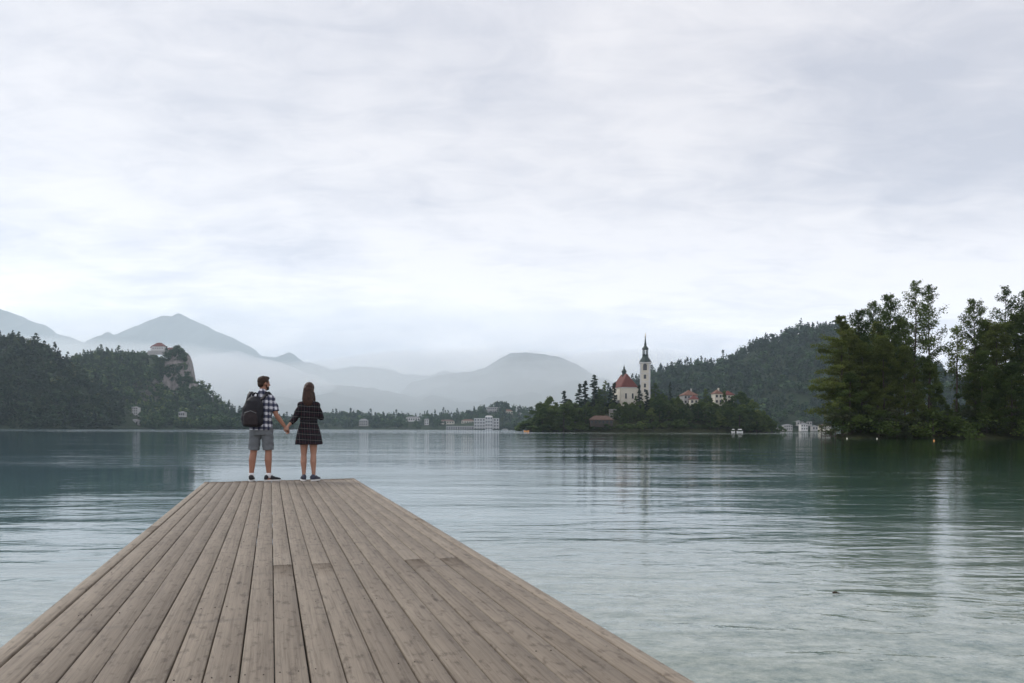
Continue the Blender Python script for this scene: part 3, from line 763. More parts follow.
# --- woods on the hills: nobody could count them
def wood_protos(seed):
    rng = np.random.default_rng(seed); out = []
    for k in range(4):   # broadleaf crowns, unit height
        n = 74; d = rng.normal(size=(n, 3)); d /= np.linalg.norm(d, axis=1)[:, None]; r = 0.33 * (1 + 0.3 * np.sin(3 * np.arctan2(d[:, 1], d[:, 0]) + k)) * rng.uniform(.75, 1.05, n)
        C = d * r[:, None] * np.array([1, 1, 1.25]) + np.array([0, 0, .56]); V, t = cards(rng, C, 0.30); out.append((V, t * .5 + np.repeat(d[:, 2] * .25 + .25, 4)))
    for k in range(3):   # conifers
        n = 74; z = rng.uniform(0.05, 1.0, n) ** 1.15; a = rng.uniform(0, 2 * pi, n); r = 0.23 * (1.03 - z) * rng.uniform(.55, 1.15, n) + 0.01
        C = np.stack([r * np.cos(a), r * np.sin(a), z], 1); V, t = cards(rng, C, 0.17, droop=.3); out.append((V, t * .4))
    return out


WP = wood_protos(3)


def wood(name, label, hill, n, hmin, hmax, mat, seed, conifer=0.4, skip=None, xr=None, ybk=0.3):
    rng = np.random.default_rng(seed); VV = []; TT = []; x0, x1 = xr or (hill.x0, hill.x1); c = 0; tries = 0
    while c < n and tries < n * 6:
        tries += 1
        X = rng.uniform(x0, x1); Y = rng.uniform(hill.Yf, hill.Yr + (hill.Yb - hill.Yr) * ybk); z = hill.h(X, Y)
        if z < 0.2 or (skip and skip(X, Y, z)): continue
        cn = mnoise.noise((X * .012, Y * .012, seed)) * 0.8 + conifer
        isc = rng.uniform(0, 1) < cn
        V, t = WP[4 + rng.integers(3)] if isc else WP[rng.integers(4)]
        H = rng.uniform(hmin, hmax) * min(1.45, rng.lognormal(-0.05, 0.24)) * (1.18 if isc else 0.92); W_ = H * rng.uniform(.85, 1.25); a = rng.uniform(0, 2 * pi); ca, sa = cos(a), sin(a)
        Q_ = np.empty_like(V); Q_[:, 0] = (V[:, 0] * ca - V[:, 1] * sa) * W_ + X; Q_[:, 1] = (V[:, 0] * sa + V[:, 1] * ca) * W_ + Y; Q_[:, 2] = V[:, 2] * H + z - 0.8
        VV.append(Q_); TT.append(t + (rng.uniform(-.25, .15) if isc else rng.uniform(-.15, .45))); c += 1
    V = np.concatenate(VV); return setp(link(name, mesh_np(name, V, np.arange(len(V)).reshape(-1, 4), 4, False, np.concatenate(TT)), mat), label, 'wood', None, 'stuff')


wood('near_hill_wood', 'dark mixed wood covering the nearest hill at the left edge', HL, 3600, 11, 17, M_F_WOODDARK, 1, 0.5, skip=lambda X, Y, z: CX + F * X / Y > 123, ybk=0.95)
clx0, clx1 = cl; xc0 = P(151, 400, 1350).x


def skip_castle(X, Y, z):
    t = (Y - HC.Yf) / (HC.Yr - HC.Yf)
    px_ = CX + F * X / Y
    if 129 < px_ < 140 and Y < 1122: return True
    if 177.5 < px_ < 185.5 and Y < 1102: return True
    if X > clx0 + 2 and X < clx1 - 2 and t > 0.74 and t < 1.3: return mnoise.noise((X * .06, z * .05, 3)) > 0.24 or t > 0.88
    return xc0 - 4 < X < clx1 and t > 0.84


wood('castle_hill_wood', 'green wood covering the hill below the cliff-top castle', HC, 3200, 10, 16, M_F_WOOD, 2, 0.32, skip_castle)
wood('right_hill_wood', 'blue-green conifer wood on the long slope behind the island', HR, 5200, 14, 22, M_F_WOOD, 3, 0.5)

def skip_scrub(X, Y, z):
    t = (Y - HC.Yf) / (HC.Yr - HC.Yf)
    return t < 0.74 or t > 0.9 or mnoise.noise((X * .07, z * .05, 9)) > 0.14


wood('cliff_scrub', 'bushes and small trees clinging to the castle cliff', HC, 700, 5, 10, M_F_WOOD, 8, 0.1, skip_scrub, (clx0, clx1), 0.0)


def skip_far(X, Y, z):
    for (a, b, yy, fr) in ((404, 421, 1880, 40), (437, 503, 1800, 40), (445, 475, 1868, 60), (486, 502, 1990, 30), (501, 513, 1980, 30), (357, 369, 1825, 60), (424, 429, 1845, 70)):
        if P(a, 420, Y).x < X < P(b, 420, Y).x and yy - fr < Y < yy + 14: return True
    return False


wood('far_shore_wood', 'hazy line of park trees along the far shore', HF, 2300, 12, 20, M_F_WOOD, 4, 0.35, skip_far)


# ------------------------------------------------------------------ buildings
def roof_mesh(w, d, h, z, over, kind='hip', mat=None):
    hw, hd = w / 2 + over, d / 2 + over; mb = MB()
    e = 0 if kind == 'gable' else min(hw, hd) * 0.9
    base = [(-hw, -hd, z), (hw, -hd, z), (hw, hd, z), (-hw, hd, z)]; low = [(x, y, z - 0.25) for x, y, _ in base]
    ridge = [(-hw + e, 0, z + h), (hw - e, 0, z + h)] if w >= d else [(0, -hd + e, z + h), (0, hd - e, z + h)]
    vs = low + base + ridge
    if w >= d: top = [(4, 5, 9, 8), (5, 6, 9), (6, 7, 8, 9), (7, 4, 8)]
    else: top = [(4, 5, 8), (5, 6, 9, 8), (6, 7, 9), (7, 4, 8, 9)]
    mb.add(vs, [(3, 2, 1, 0), (0, 1, 5, 4), (1, 2, 6, 5), (2, 3, 7, 6), (3, 0, 4, 7)] + top); return mb


def house(name, label, px0, px1, py_wall, py_base, Y, depth, wall, roof, roof_h=3.0, cols=4, rows=2, rz=0.0, kind='hip', group=None, cat='building', ww=None, wh=None, chimney=False, balcony=False):
    a, b = P(px0, py_base, Y), P(px1, py_base, Y); w = (b.x - a.x); z0 = a.z; h = P(px0, py_wall, Y).z - z0
    o = thing(name, label, cat, ((a.x + b.x) / 2, Y + depth / 2, z0 - 1.5), rz, group)
    h += 1.5
    mb = MB(); mb.box(0, 0, h / 2, w, depth, h); mb.box(0, -depth / 2 - 0.08, h - 0.25, w + 0.3, 0.3, 0.3); mb.build('wall', wall, o)
    if roof_h: r = roof_mesh(w, depth, roof_h, h, 0.5, kind).build('roof', roof, o)
    else:
        mb = MB(); mb.box(0, 0, h + 0.25, w + 0.5, depth + 0.5, 0.45, 0, 0.1); r = mb.build('roof', roof, o)
    if chimney:
        mb = MB(); mb.box(w * .2, 0, h + roof_h, 0.9, 0.9, 2.0); mb.box(w * .2, 0, h + roof_h + 1.05, 1.1, 1.1, 0.2); mb.build('chimney', wall, r)
    if cols:
        cw = w / cols; rh = (h - 1.5) / rows; ww = ww or cw * 0.5; wh = wh or rh * 0.5
        for j in range(rows):
            for i in range(cols):
                x = -w / 2 + cw * (i + .5); z = 1.5 + rh * (j + .5)
                m = MB(); m.box(x, -depth / 2 - 0.02, z, ww, 0.10, wh); wn = m.build('window', M_GLASS, o)
        if balcony:
            for j in range(1, rows):
                m = MB(); z = 1.5 + rh * j; m.box(0, -depth / 2 - 0.7, z, w * .96, 1.3, 0.25); m.box(0, -depth / 2 - 1.32, z + .55, w * .96, 0.1, 0.85); m.build('balcony', wall, o)
    return o


# far shore town
house('hotel', 'large white lakeside hotel with rows of windows on the far shore', 474, 499, 418.4, 430.2, 1786, 18, M_WHITE, M_WHITE, 0, 9, 4, cat='hotel', balcony=True)
house('hotel_wing', 'taller bright white block at the right end of the lakeside hotel', 485.2, 492.5, 416.6, 430.2, 1779, 7, M_WHITE, M_WHITE, 2.2, 3, 4, cat='hotel')
house('lakeside_hall', 'long low pale hall with a flat roof left of the white hotel', 446, 473.6, 426.0, 430.2, 1784, 12, M_PALE, M_SLATE, 0, 12, 1)
house('villa', 'cream villa with a reddish roof above the long low hall', 439, 454, 421.2, 426, 1866, 16, M_CREAM, M_BROWNROOF, 4.0, 6, 2)
house('villa', 'pale building between the cream villa and the white hotel', 461.5, 473.5, 420.6, 427, 1868, 14, M_CREAM, M_ORANGEROOF, 3.0, 5, 2)
house('white_house', 'long white building among trees left of the cream villa', 406, 419.5, 417.6, 421, 1880, 12, M_WHITE, M_SLATE, 2.4, 6, 1)
house('white_house', 'small white house with a pitched roof at the waterside trees', 424.5, 428.5, 419.8, 424.5, 1845, 9, M_WHITE, M_SLATE, 2.6, 2, 2, kind='gable')
house('pale_house', 'small grey-white house alone among the trees on the left of the far shore', 359, 367.5, 420.5, 425.5, 1825, 12, M_PALE, M_SLATE, 4.0, 4, 2)
house('apartment_block', 'tall grey block on the wooded rise above the hotel', 487, 500.5, 407.2, 418, 1990, 18, M_PALE, M_SLATE, 0, 7, 4)
house('apartment_block', 'brownish red-roofed block right of the tall grey block on the rise', 501.5, 512.5, 411.0, 418, 1980, 16, M_CREAM, M_ORANGEROOF, 4, 5, 2)
house('apartment_block', 'pale block at the right end of the wooded rise beside the island', 515, 522.5, 413.5, 418.5, 1990, 14, M_WHITE, M_SLATE, 2.5, 4, 2)
# left shore under the castle
house('tower_house', 'narrow white multi-storey house among trees on the left shore', 131.8, 137.6, 407.5, 416.5, 1115, 9, M_WHITE, M_SLATE, 1.6, 3, 4)
house('boathouse', 'low pale waterside house below the narrow white house', 130, 138, 420.5, 425.5, 1083, 8, M_PALE, M_SLATE, 2.0, 3, 1)
house('pale_house', 'small pale roofed house half hidden in trees under the cliff', 178.5, 184.5, 412.5, 416, 1100, 8, M_PALE, M_SLATE, 1.8, 3, 1)
# settlement behind the strait on the right
dat = [('white_house', 'wide pale house at the left of the row between island and grove', 784, 792.5, 425.2, 430.2, 1235, 10, M_PALE, M_SLATE, 1.8, 4, 2),
       ('white_house', 'bright white gabled house in the middle of the row between island and grove', 801, 808, 424.2, 430.2, 1228, 10, M_WHITE, M_SLATE, 2.4, 3, 2),
       ('pale_house', 'grey-roofed house behind the bright white gabled house', 797, 812, 421.6, 425, 1262, 12, M_PALE, M_SLATE, 2.6, 6, 1),
       ('pale_house', 'small pale house right of the bright white gabled house', 812.5, 818, 426.2, 430.2, 1232, 9, M_PALE, M_SLATE, 1.6, 2, 1),
       ('pale_house', 'pinkish low house partly hidden by the grove tip', 821, 831, 425.4, 430.2, 1240, 12, M_CREAM, M_BROWNROOF, 2.0, 5, 1),
       ('pale_house', 'low long shed at the water, leftmost of the settlement row', 776, 782.5, 428.0, 430.4, 1226, 8, M_PALE, M_SLATE, 1.2, 3, 1)]
for d in dat: house(*d)

# castle on the cliff
p = P(160, 352.5, 1352)
ct = thing('castle', 'white castle with red roofs standing on top of the cliff', 'castle', (p.x, p.y, p.z - 3))
mb = MB(); mb.box(-1, 0, 6.5, 20, 14, 13); mb.build('great_hall', M_WHITE, ct)
roof_mesh(20, 14, 6.5, 13, 0.8).build('roof', M_REDROOF, ct).location = (-1, 0, 0)
mb = MB(); mb.stack([(-12.5, 1, 0, 4, 4), (-12.5, 1, 11, 4, 4)], 14); mb.build('round_tower', M_WHITE, ct, True)
mb = MB(); mb.stack([(-12.5, 1, 11.05, 4.6, 4.6), (-12.5, 1, 12, 4.2, 4.2), (-12.5, 1, 16, 0.2, 0.2)], 14); mb.build('tower_roof', M_REDROOF, ct)
mb = MB(); mb.box(20, 2, 4, 21, 8, 8); mb.build('low_wing', M_CREAM, ct)
r = roof_mesh(21, 8, 3.6, 8, 0.6).build('roof', M_REDROOF, ct); r.location = (20, 2, 0)
mb = MB(); mb.box(8, -8.5, 1.5, 50, 1.2, 6); [mb.box(-16 + 2.4 * k, -8.5, 5, 1.2, 1.2, 1) for k in range(21)]; mb.build('curtain_wall', M_PALE, ct)
for k in range(5):
    mb = MB(); mb.box(-8.5 + 3.8 * k, -7.05, 9.5, 1.2, 0.12, 1.9); mb.build('window', M_GLASS, ct)
for k in range(5):
    mb = MB(); mb.box(12.5 + 3.8 * k, -2.05, 5, 1.1, 0.12, 1.5); mb.build('window', M_GLASS, ct)
# trees on the cliff top
for k, (px, top, lb) in enumerate([(180.5, 347.5, 'dark bushy tree on the cliff top right of the castle wing'), (183.5, 350, 'small dark tree at the end of the castle wing'), (187.5, 353, 'little round tree on the very edge of the cliff')]):
    p = P(px, top, 1350); z = P(px, 357, 1350).z; s = (p.z - z) / 16
    place_tree(PI_['br1'], 'broadleaf_tree', lb, p.x, 1350, z, s * 1.1, s, k, None, 'tree')
# slim mast on the slope
p = P(213, 402, 1330)
ms = thing('mast', 'thin grey lattice mast rising from the woods right of the cliff', 'mast', tuple(p))
mb = MB(); [mb.limb([(x, y, -6), (x * .3, y * .3, 20)], [.25, .18], 6, False) for x, y in ((-.9, -.9), (.9, -.9), (0, 1))]
[mb.limb([(-.8 * (1 - k / 14), -.8 * (1 - k / 14), -4 + 2 * k), (.8 * (1 - k / 14), -.8 * (1 - k / 14), -2.5 + 2 * k)], [.1, .1], 5, False) for k in range(11)]
mb.build('lattice', M_METAL, ms); mb = MB(); mb.limb([(0, 0, 19), (0, 0, 25)], [.2, .08], 6, False); mb.build('antenna', M_METAL, ms)

# church, bell tower and houses on the island
p = P(628, 409, 546); ZT = 15.2
ch = thing('church', 'cream church with a steep red hipped roof and a small dark turret', 'church', (p.x, 548, ZT - 2), radians(10))
hw, L_, hh = 6.0, 15.0, P(628, 387.0, 546).z - ZT + 2 - 0.2
# polygonal chancel end towards the camera, nave running back
pl = [(-hw, L_), (-hw, -2.9), (-hw * .88, -3.6), (hw * .88, -3.6), (hw, -2.9), (hw, L_)]
mb = MB(); n = len(pl); mb.add([(x, y, 0) for x, y in pl] + [(x, y, hh) for x, y in pl], [tuple(range(n, 2 * n))] + [(i, (i + 1) % n, n + (i + 1) % n, n + i) for i in range(n)])
for i in range(1, 5):
    x, y = pl[i]; mb.box(x * 1.03, y - .15, hh / 2 - .3, 0.8, 0.8, hh - 0.8)
w_ = mb.build('wall', M_CREAM, ch)
mb = MB(); mb.add([(x * 1.06, y + (-.35 if y < 5 else .2), hh - .55) for x, y in pl] + [(x * 1.06, y + (-.35 if y < 5 else .2), hh - .05) for x, y in pl], [tuple(range(n, 2 * n)), tuple(range(n - 1, -1, -1))] + [(i, (i + 1) % n, n + (i + 1) % n, n + i) for i in range(n)]); mb.build('cornice', M_WHITE, ch)
rz_ = P(626, 374.0, 546).z - ZT + 2
mb = MB(); ev = [(x * 1.1, y + (-.6 if y < 5 else .5), hh) for x, y in pl]; n = len(ev)
mb.add(ev + [(0, 1.8, rz_ + .6), (0, L_ + .5, rz_ + .6)], [(0, 1, n, n + 1), (1, 2, n), (2, 3, n), (3, 4, n), (4, 5, n + 1, n), (5, 0, n + 1), tuple(range(n - 1, -1, -1))])
mb.build('roof', M_REDROOF, ch)
for x, y, a in ((-2.4, -3.65, 0), (2.4, -3.65, 0)):
    ang = a
    mb = MB(); mb.box(x, y, hh * .66, 1.1, 0.35, 3.4, ang); wn = mb.build('window', M_GLASS, ch)
    mb = MB(); mb.box(x, y, hh * .66 - 1.85, 1.5, 0.6, 0.25, ang); mb.build('window_sill', M_STONE, wn)
mb = MB(); mb.box(0.8, -3.7, 3.3, 1.6, 0.3, 2.6); mb.build('door', M_DARKTIMBER, ch)
for k in range(2):
    mb = MB(); mb.box(-hw - .05, 5 + 6 * k, hh * .62, 0.3, 1.2, 3.6); mb.build('window', M_GLASS, ch)
# ridge turret with onion dome
tz = rz_ - 1.5
mb = MB(); mb.stack([(0, 8, tz - 1, 1.5, 1.5), (0, 8, tz + 3.4, 1.45, 1.45)], 8); tu = mb.build('turret', M_LEAD, ch)
mb = MB(); mb.stack([(0, 8, tz + 3.4, 1.9, 1.9), (0, 8, tz + 4.2, 1.7, 1.7), (0, 8, tz + 5.4, 1.0, 1.0), (0, 8, tz + 6.0, 0.55, 0.55), (0, 8, tz + 6.7, 0.75, 0.75), (0, 8, tz + 7.2, 0.3, 0.3), (0, 8, tz + 9.0, 0.08, 0.08)], 12); mb.build('dome', M_LEAD, tu, True)
# low wing on the left, with a light roof leaning on the nave
mb = MB(); mb.box(-hw - 3.4, 3.5, 2.9, 6.4, 9, 5.8); mb.build('side_wing', M_WHITE, ch)
mb = MB(); mb.add([(-hw - 7, -1.4, 5.7), (-hw + .2, -1.4, 9.0), (-hw + .2, 8.6, 9.0), (-hw - 7, 8.6, 5.7), (-hw - 7, -1.4, 5.4), (-hw + .2, -1.4, 5.4), (-hw + .2, 8.6, 5.4), (-hw - 7, 8.6, 5.4)], [(0, 1, 2, 3), (7, 6, 5, 4), (0, 4, 5, 1), (1, 5, 6, 2), (2, 6, 7, 3), (3, 7, 4, 0)]); mb.build('side_roof', M_SLATE, ch)

p = P(645.3, 410, 545)
S = 1.0 * 545 / F; bt = thing('bell_tower', 'tall cream bell tower with a dark baroque spire beside the church', 'tower', (p.x, 546, ZT - 3), radians(-12))
def zt(py): return P(645, py, 545).z - ZT + 3
w2 = 3.25
mb = MB(); H1 = zt(363.0); mb.box(0, 0, H1 / 2, 2 * w2, 2 * w2, H1); mb.build('shaft', M_CREAM, bt)
mb = MB()
for sx in (-1, 1):
    for sy in (-1, 1): mb.box(sx * (w2 - .3), sy * (w2 - .3), H1 / 2 - .1, 0.95, 0.95, H1 - .3)
mb.build('corner_strips', M_WHITE, bt)
for nm, pz in (('cornice', 363.0), ('string_course', 373.5), ('string_course', 382.0)):
    mb = MB(); mb.box(0, 0, zt(pz), 2 * w2 + (1.5 if nm == 'cornice' else .55), 2 * w2 + (1.5 if nm == 'cornice' else .55), 0.9 if nm == 'cornice' else .4, 0, 0.15); mb.build(nm, M_WHITE, bt)
for (pz, ww, wh) in ((368.0, 2.6, 3.4), (377.3, 1.7, 2.2), (386, 1.4, 2.2), (391, 1.2, 1.6)):
    for (x, y, rz) in ((0, -w2 - .03, 0), (w2 + .03, 0, pi / 2), (-w2 - .03, 0, pi / 2)):
        mb = MB(); mb.box(x, y, zt(pz), ww, 0.16, wh, rz)
        if rz == 0: mb.add([(ww / 2 * cos(a), -w2 - .11, zt(pz) + wh / 2 + ww * .4 * sin(a)) for a in np.linspace(0, pi, 9)] + [(ww / 2 * cos(a), -w2 + .05, zt(pz) + wh / 2 + ww * .4 * sin(a)) for a in np.linspace(0, pi, 9)], [tuple(range(9)), tuple(range(17, 8, -1))] + [(i, i + 9, i + 10, i + 1) for i in range(8)])
        mb.build('window', M_GLASS, bt)
r8 = lambda z, r: (0, 0, z, r, r)
mb = MB(); mb.stack([r8(zt(362.4), w2 + 1.15), r8(zt(361.2), w2 + .75), r8(zt(359.5), w2 + .1), r8(zt(357.5), w2 - .9), r8(zt(355.8), w2 - 1.3), r8(zt(355.0), w2 - 1.0)], 8, 2.6); dm = mb.build('bell_roof', M_LEAD, bt)
mb = MB(); z0, z1 = zt(355.0), zt(348.8)
for k in range(8):
    a = 2 * pi * k / 8 + pi / 8; mb.box(1.65 * cos(a), 1.65 * sin(a), (z0 + z1) / 2, 0.5, 0.5, z1 - z0, a)
mb.stack([r8(z0, 2.0), r8(z0 + .5, 2.0)], 8); mb.stack([r8(z1 - .4, 2.1), r8(z1, 2.3)], 8); mb.build('lantern', M_LEAD, bt)
mb = MB(); mb.stack([r8(z1, 2.3), r8(zt(347.6), 1.9), r8(zt(346.4), 1.15), r8(zt(345), .75), r8(zt(344), .9), r8(zt(343), .62), r8(zt(337.5), .3), r8(zt(336), .1)], 10); mb.build('spire', M_LEAD, bt)
mb = MB(); mb.ell((0, 0, zt(336.0)), (.42, .42, .42)); mb.build('gilded_ball', M_GOLD, bt, True)
mb = MB(); mb.box(0, 0, zt(334.4), .16, .16, 2.0); mb.box(0, 0, zt(334.2), .95, .16, .16); mb.build('cross', M_GOLD, bt)

house('red_roofed_house', 'large island house with an orange-brown roof and pale wall, nearer the bell tower', 683, 697, 395.0, 404, 552, 10, M_PALE, M_ORANGEROOF, 3.6, 4, 2, radians(6), cat='house', chimney=True)
house('red_roofed_house', 'pale gable end with dark red roof just right of the orange-brown roofed house', 690.5, 698.5, 399.0, 409, 541, 6, M_CREAM, M_REDROOF, 3.0, 2, 2, radians(-4), cat='house')
house('white_house', 'narrow white-fronted house with an orange roof in the right half of the island', 714, 722, 393.5, 404, 547, 6, M_CREAM, M_ORANGEROOF, 2.8, 2, 2, radians(10), 'hip', cat='house', chimney=True)
house('red_roofed_house', 'red-roofed house next to the big dark rounded tree on the island', 724, 734, 394.6, 403, 550, 8, M_CREAM, M_REDROOF, 2.8, 3, 2, 0, cat='house')
house('boathouse', 'long low boathouse with a brown tiled roof on the left slope of the island', 590, 613, 419.6, 424.5, 519.5, 7, M_DARKTIMBER, M_BROWNROOF, 2.7, 6, 1, 0, 'hip', cat='boathouse')
p0, p1 = P(609, 414, 533), P(622, 414, 533)
wl = thing('retaining_wall', 'pale stone terrace wall just below the church', 'wall', ((p0.x + p1.x) / 2, 533, 8.5))
mb = MB(); mb.box(0, 0, 3.0, p1.x - p0.x, 1.2, 7.0); mb.build('wall_face', M_STONE, wl); mb = MB(); mb.box(0, 0, 6.65, p1.x - p0.x + .4, 1.6, .3); mb.build('coping', M_PALE, wl)
p0, p1 = P(700, 408, 536), P(713, 408, 536)
wl = thing('terrace_wall', 'pale terrace wall between the island houses', 'wall', ((p0.x + p1.x) / 2, 538, 12))
mb = MB(); mb.box(0, 0, 1.5, p1.x - p0.x, 1, 4.6); mb.build('wall_face', M_CREAM, wl); mb = MB(); mb.box(0, 0, 3.95, p1.x - p0.x + .4, 1.4, .3); mb.build('coping', M_STONE, wl)


# ------------------------------------------------------------------ boats, landing, buoys
def boat(name, label, px, Y, L, hull_mat, canopy=None, rz=0.0, group=None):
    p = P(px, 430, Y); o = thing(name, label, 'boat', (p.x, Y, 0.0), rz, group)
    mb = MB(); n = 12; ring = []; vs = []; w = L * .16
    for z, k in ((-.25, .55), (.1, .85), (.75, 1.0), (.75, .86), (.25, .7)):
        for i in range(n):
            t = i / (n - 1) * 2 - 1; vs.append((t * L / 2 * (0.9 + .1 * min(1, k)), -w * k * (1 - abs(t) ** 2.6), z + .35 * t * t * (z > .5)))
        for i in range(n):
            t = 1 - i / (n - 1) * 2; vs.append((t * L / 2 * (0.9 + .1 * min(1, k)), w * k * (1 - abs(t) ** 2.6), z + .35 * t * t * (z > .5)))
    m = 2 * n; fs = [tuple(range(m - 1, -1, -1)), tuple(range(4 * m, 5 * m))]
    for j in range(4):
        for i in range(m): fs.append((j * m + i, j * m + (i + 1) % m, (j + 1) * m + (i + 1) % m, (j + 1) * m + i))
    mb.add(vs, fs); mb.build('hull', hull_mat, o)
    mb = MB(); mb.box(-L * .15, 0, .5, .35, w * 1.5, .08); mb.box(L * .15, 0, .5, .35, w * 1.5, .08); mb.build('bench', M_TIMBER, o)
    if canopy:
        c = MB(); vs = []
        for i in range(7):
            a = -1 + 2 * i / 6
            for x in (-L * .28, L * .28): vs.append((x, a * w * 1.05, 2.3 - .35 * a * a)); vs.append((x, a * w * 1.05, 2.22 - .35 * a * a))
        fs = []
        for i in range(6): b = i * 4; fs += [(b, b + 4, b + 6, b + 2), (b + 1, b + 3, b + 7, b + 5), (b, b + 1, b + 5, b + 4), (b + 2, b + 6, b + 7, b + 3)]
        c.add(vs, fs); cp = c.build('canopy', canopy, o)
        for sx in (-1, 1):
            for sy in (-1, 1):
                q = MB(); q.limb([(sx * L * .26, sy * w * .9, .6), (sx * L * .26, sy * w * .9, 2.0)], [.04, .04], 6, False); q.build('canopy_post', M_METAL, o)
    return o


boat('canopy_boat', 'left one of two small white boats moored at the island\'s right shore', 733.2, 505, 2.6, M_BOATWHITE, M_BOATWHITE, 0.2)
boat('canopy_boat', 'right and larger one of two white canopied boats at the island\'s right shore', 739.8, 504, 3.9, M_BOATWHITE, M_BOATWHITE, -0.1)
boat('rowing_boat', 'small orange rowing boat at the left tip of the island', 526.5, 498, 3.6, M_BUOY, None, 0.3)
boat('tour_boat', 'white tour boat off the far shore just right of the white hotel', 505, 1720, 14, M_BOATWHITE, M_BOATWHITE, 0.05)
p = P(828.3, 436, 155)
ld = thing('landing_stage', 'small dark wooden landing with a roofed frame at the left tip of the grove', 'landing stage', (p.x, 155, 0))
mb = MB(); [mb.box(-.95 + .19 * k + .02, 0, .62, .17, 2.4, .05) for k in range(11)]; mb.build('deck', M_DARKTIMBER, ld)
for x in (-.95, .95):
    for y in (-1.1, 1.1):
        q = MB(); q.limb([(x, y, -1.5), (x, y, 2.3 if x < 0 else 1.5)], [.07, .06], 8, False); q.build('post', M_DARKTIMBER, ld)
mb = MB(); mb.box(-.95, 0, 1.45, .07, 2.2, .08); mb.box(-.95, 0, 1.05, .06, 2.2, .06); mb.build('railing', M_DARKTIMBER, ld)
mb = MB(); mb.box(0, 0, .5, 2.1, 2.3, .14); mb.build('frame_beam', M_DARKTIMBER, ld)
for px, py, m_, lb in ((934, 440.9, M_BUOY, 'orange buoy floating below the middle of the grove'), (877, 438.9, M_BUOYW, 'white buoy floating near the left half of the grove'), (847, 438.8, M_BUOYW, 'small white buoy floating right of the landing stage')):
    hy = HY + (px - CX) * ROLL; Y = 1.6 * F / (py - hy); p = P(px, py, Y)
    o = thing('buoy', lb, 'buoy', (p.x, Y, 0)); mb = MB(); mb.ell((0, 0, .05), (.12, .12, .15)); mb.build('float', m_, o, True)
    mb = MB(); mb.limb([(0, 0, .2), (0, 0, .33)], [.04, .03], 8); mb.build('mooring_ring', M_METAL, o, True)
p = P(835.5, 594.3, 1.6 * F / (594.3 - 430.5)); mb = MB()
vs = [(0, 0, .012)]; vs += [(.032 * cos(a) * (1 + .25 * cos(3 * a)), .02 * sin(a), .008 + .012 * abs(sin(a))) for a in np.linspace(0, 2 * pi, 13)[:-1]]
vs += [(x, y, z - .006) for x, y, z in vs]; fs = [(0, i, i % 12 + 1) for i in range(1, 13)] + [(13, 13 + i % 12 + 1, 13 + i) for i in range(1, 13)] + [(i, 13 + i, 13 + i % 12 + 1, i % 12 + 1) for i in range(1, 13)]
mb.add(vs, fs); setp(mb.build('floating_leaf', M_LEAF), 'curled dark leaf floating on the water right of the pier', 'leaf').location = (p.x, p.y, 0.005)


# ------------------------------------------------------------------ pier
DZ = ZC - 0.90                                     # top of the boards
CL, CR = Vector((-5.125, 13.29)), Vector((-2.866, 14.45))
ang = radians(16.85); U = Vector((-sin(ang), cos(ang))); Wd = Vector((cos(ang), sin(ang)))
pier = thing('wooden_pier', 'weathered grey plank pier running out over the lake', 'pier', (CL.x, CL.y, 0), ang)
WID = (CR - CL).dot(Wd); SKEW = (CR - CL).dot(U) / WID           # local: x across 0..WID, y along, end at y = SKEW*x
EDGE = 0.075; NB = 19; pitch = (WID - 2 * EDGE) / NB
rng = random.Random(8)
V = []; Fq = []; UVs = []; TN = []
def board(x0, x1, y0, y1, k, end_skew=False, z=DZ, sag=0.0):
    """one board with rounded arrises, its own grain offset and shade"""
    th = 0.035; bv = 0.004; offu = rng.uniform(0, 50); offv = rng.uniform(0, 50); tn = min(1, max(0, rng.gauss(.5, .14))); dz = rng.uniform(-.002, .002)
    sec = [(x0, z - th), (x0, z - bv), (x0 + bv, z), (x1 - bv, z), (x1, z - bv), (x1, z - th)]
    ns = max(2, int((y1 - y0) / 0.5)); b = len(V); bow = rng.uniform(-.0022, .0022)
    for j in range(ns + 1):
        for (x, zz) in sec:
            ye = y1 + (SKEW * x if end_skew else 0); y = y0 + (ye - y0) * j / ns
            V.append((x + bow * sin(pi * j / ns), y, zz + dz)); UVs.append((y + offu, x + offv)); TN.append(tn)
    for j in range(ns):
        for i in range(5): a = b + j * 6 + i; Fq.append((a, a + 6, a + 7, a + 1)[::-1])
    a = b; Fq.append((a, a + 1, a + 4, a + 5)); Fq.append((a + 1, a + 2, a + 3, a + 4)); a = b + ns * 6; Fq.append((a + 5, a + 4, a + 1, a)); Fq.append((a + 4, a + 3, a + 2, a + 1))
JO = 1.2
def uvmesh(name):
    me = mesh_np(name, V, Fq, 4, False, TN); uv = me.uv_layers.new(name='UVMap'); li = np.empty(len(me.loops), dtype=np.int32); me.loops.foreach_get('vertex_index', li)
    uv.data.foreach_set('uv', np.array(UVs, dtype=np.float32)[li].ravel()); return me
ends = []
for k in range(NB):
    g = rng.uniform(0.0038, 0.0060); x0 = EDGE + 0.006 + k * pitch + g / 2; x1 = EDGE + 0.006 + (k + 1) * pitch - g / 2 - 0.0005
    y = -17.0; first = True
    cuts = []; c = -JO * rng.choice([7, 10, 11, 12, 12, 13]) - .35
    while c > -16: cuts.append(c); c -= JO * rng.choice([6, 7, 8])
    cuts = sorted(cuts); prev = -17.0
    for c in cuts: board(x0, x1, prev, c - 0.002, k); ends.append((x0, x1, c)); prev = c + 0.002
    board(x0, x1, prev, 0.0, k, True)
link('deck_boards', uvmesh('deck_boards'), M_DECK, pier)
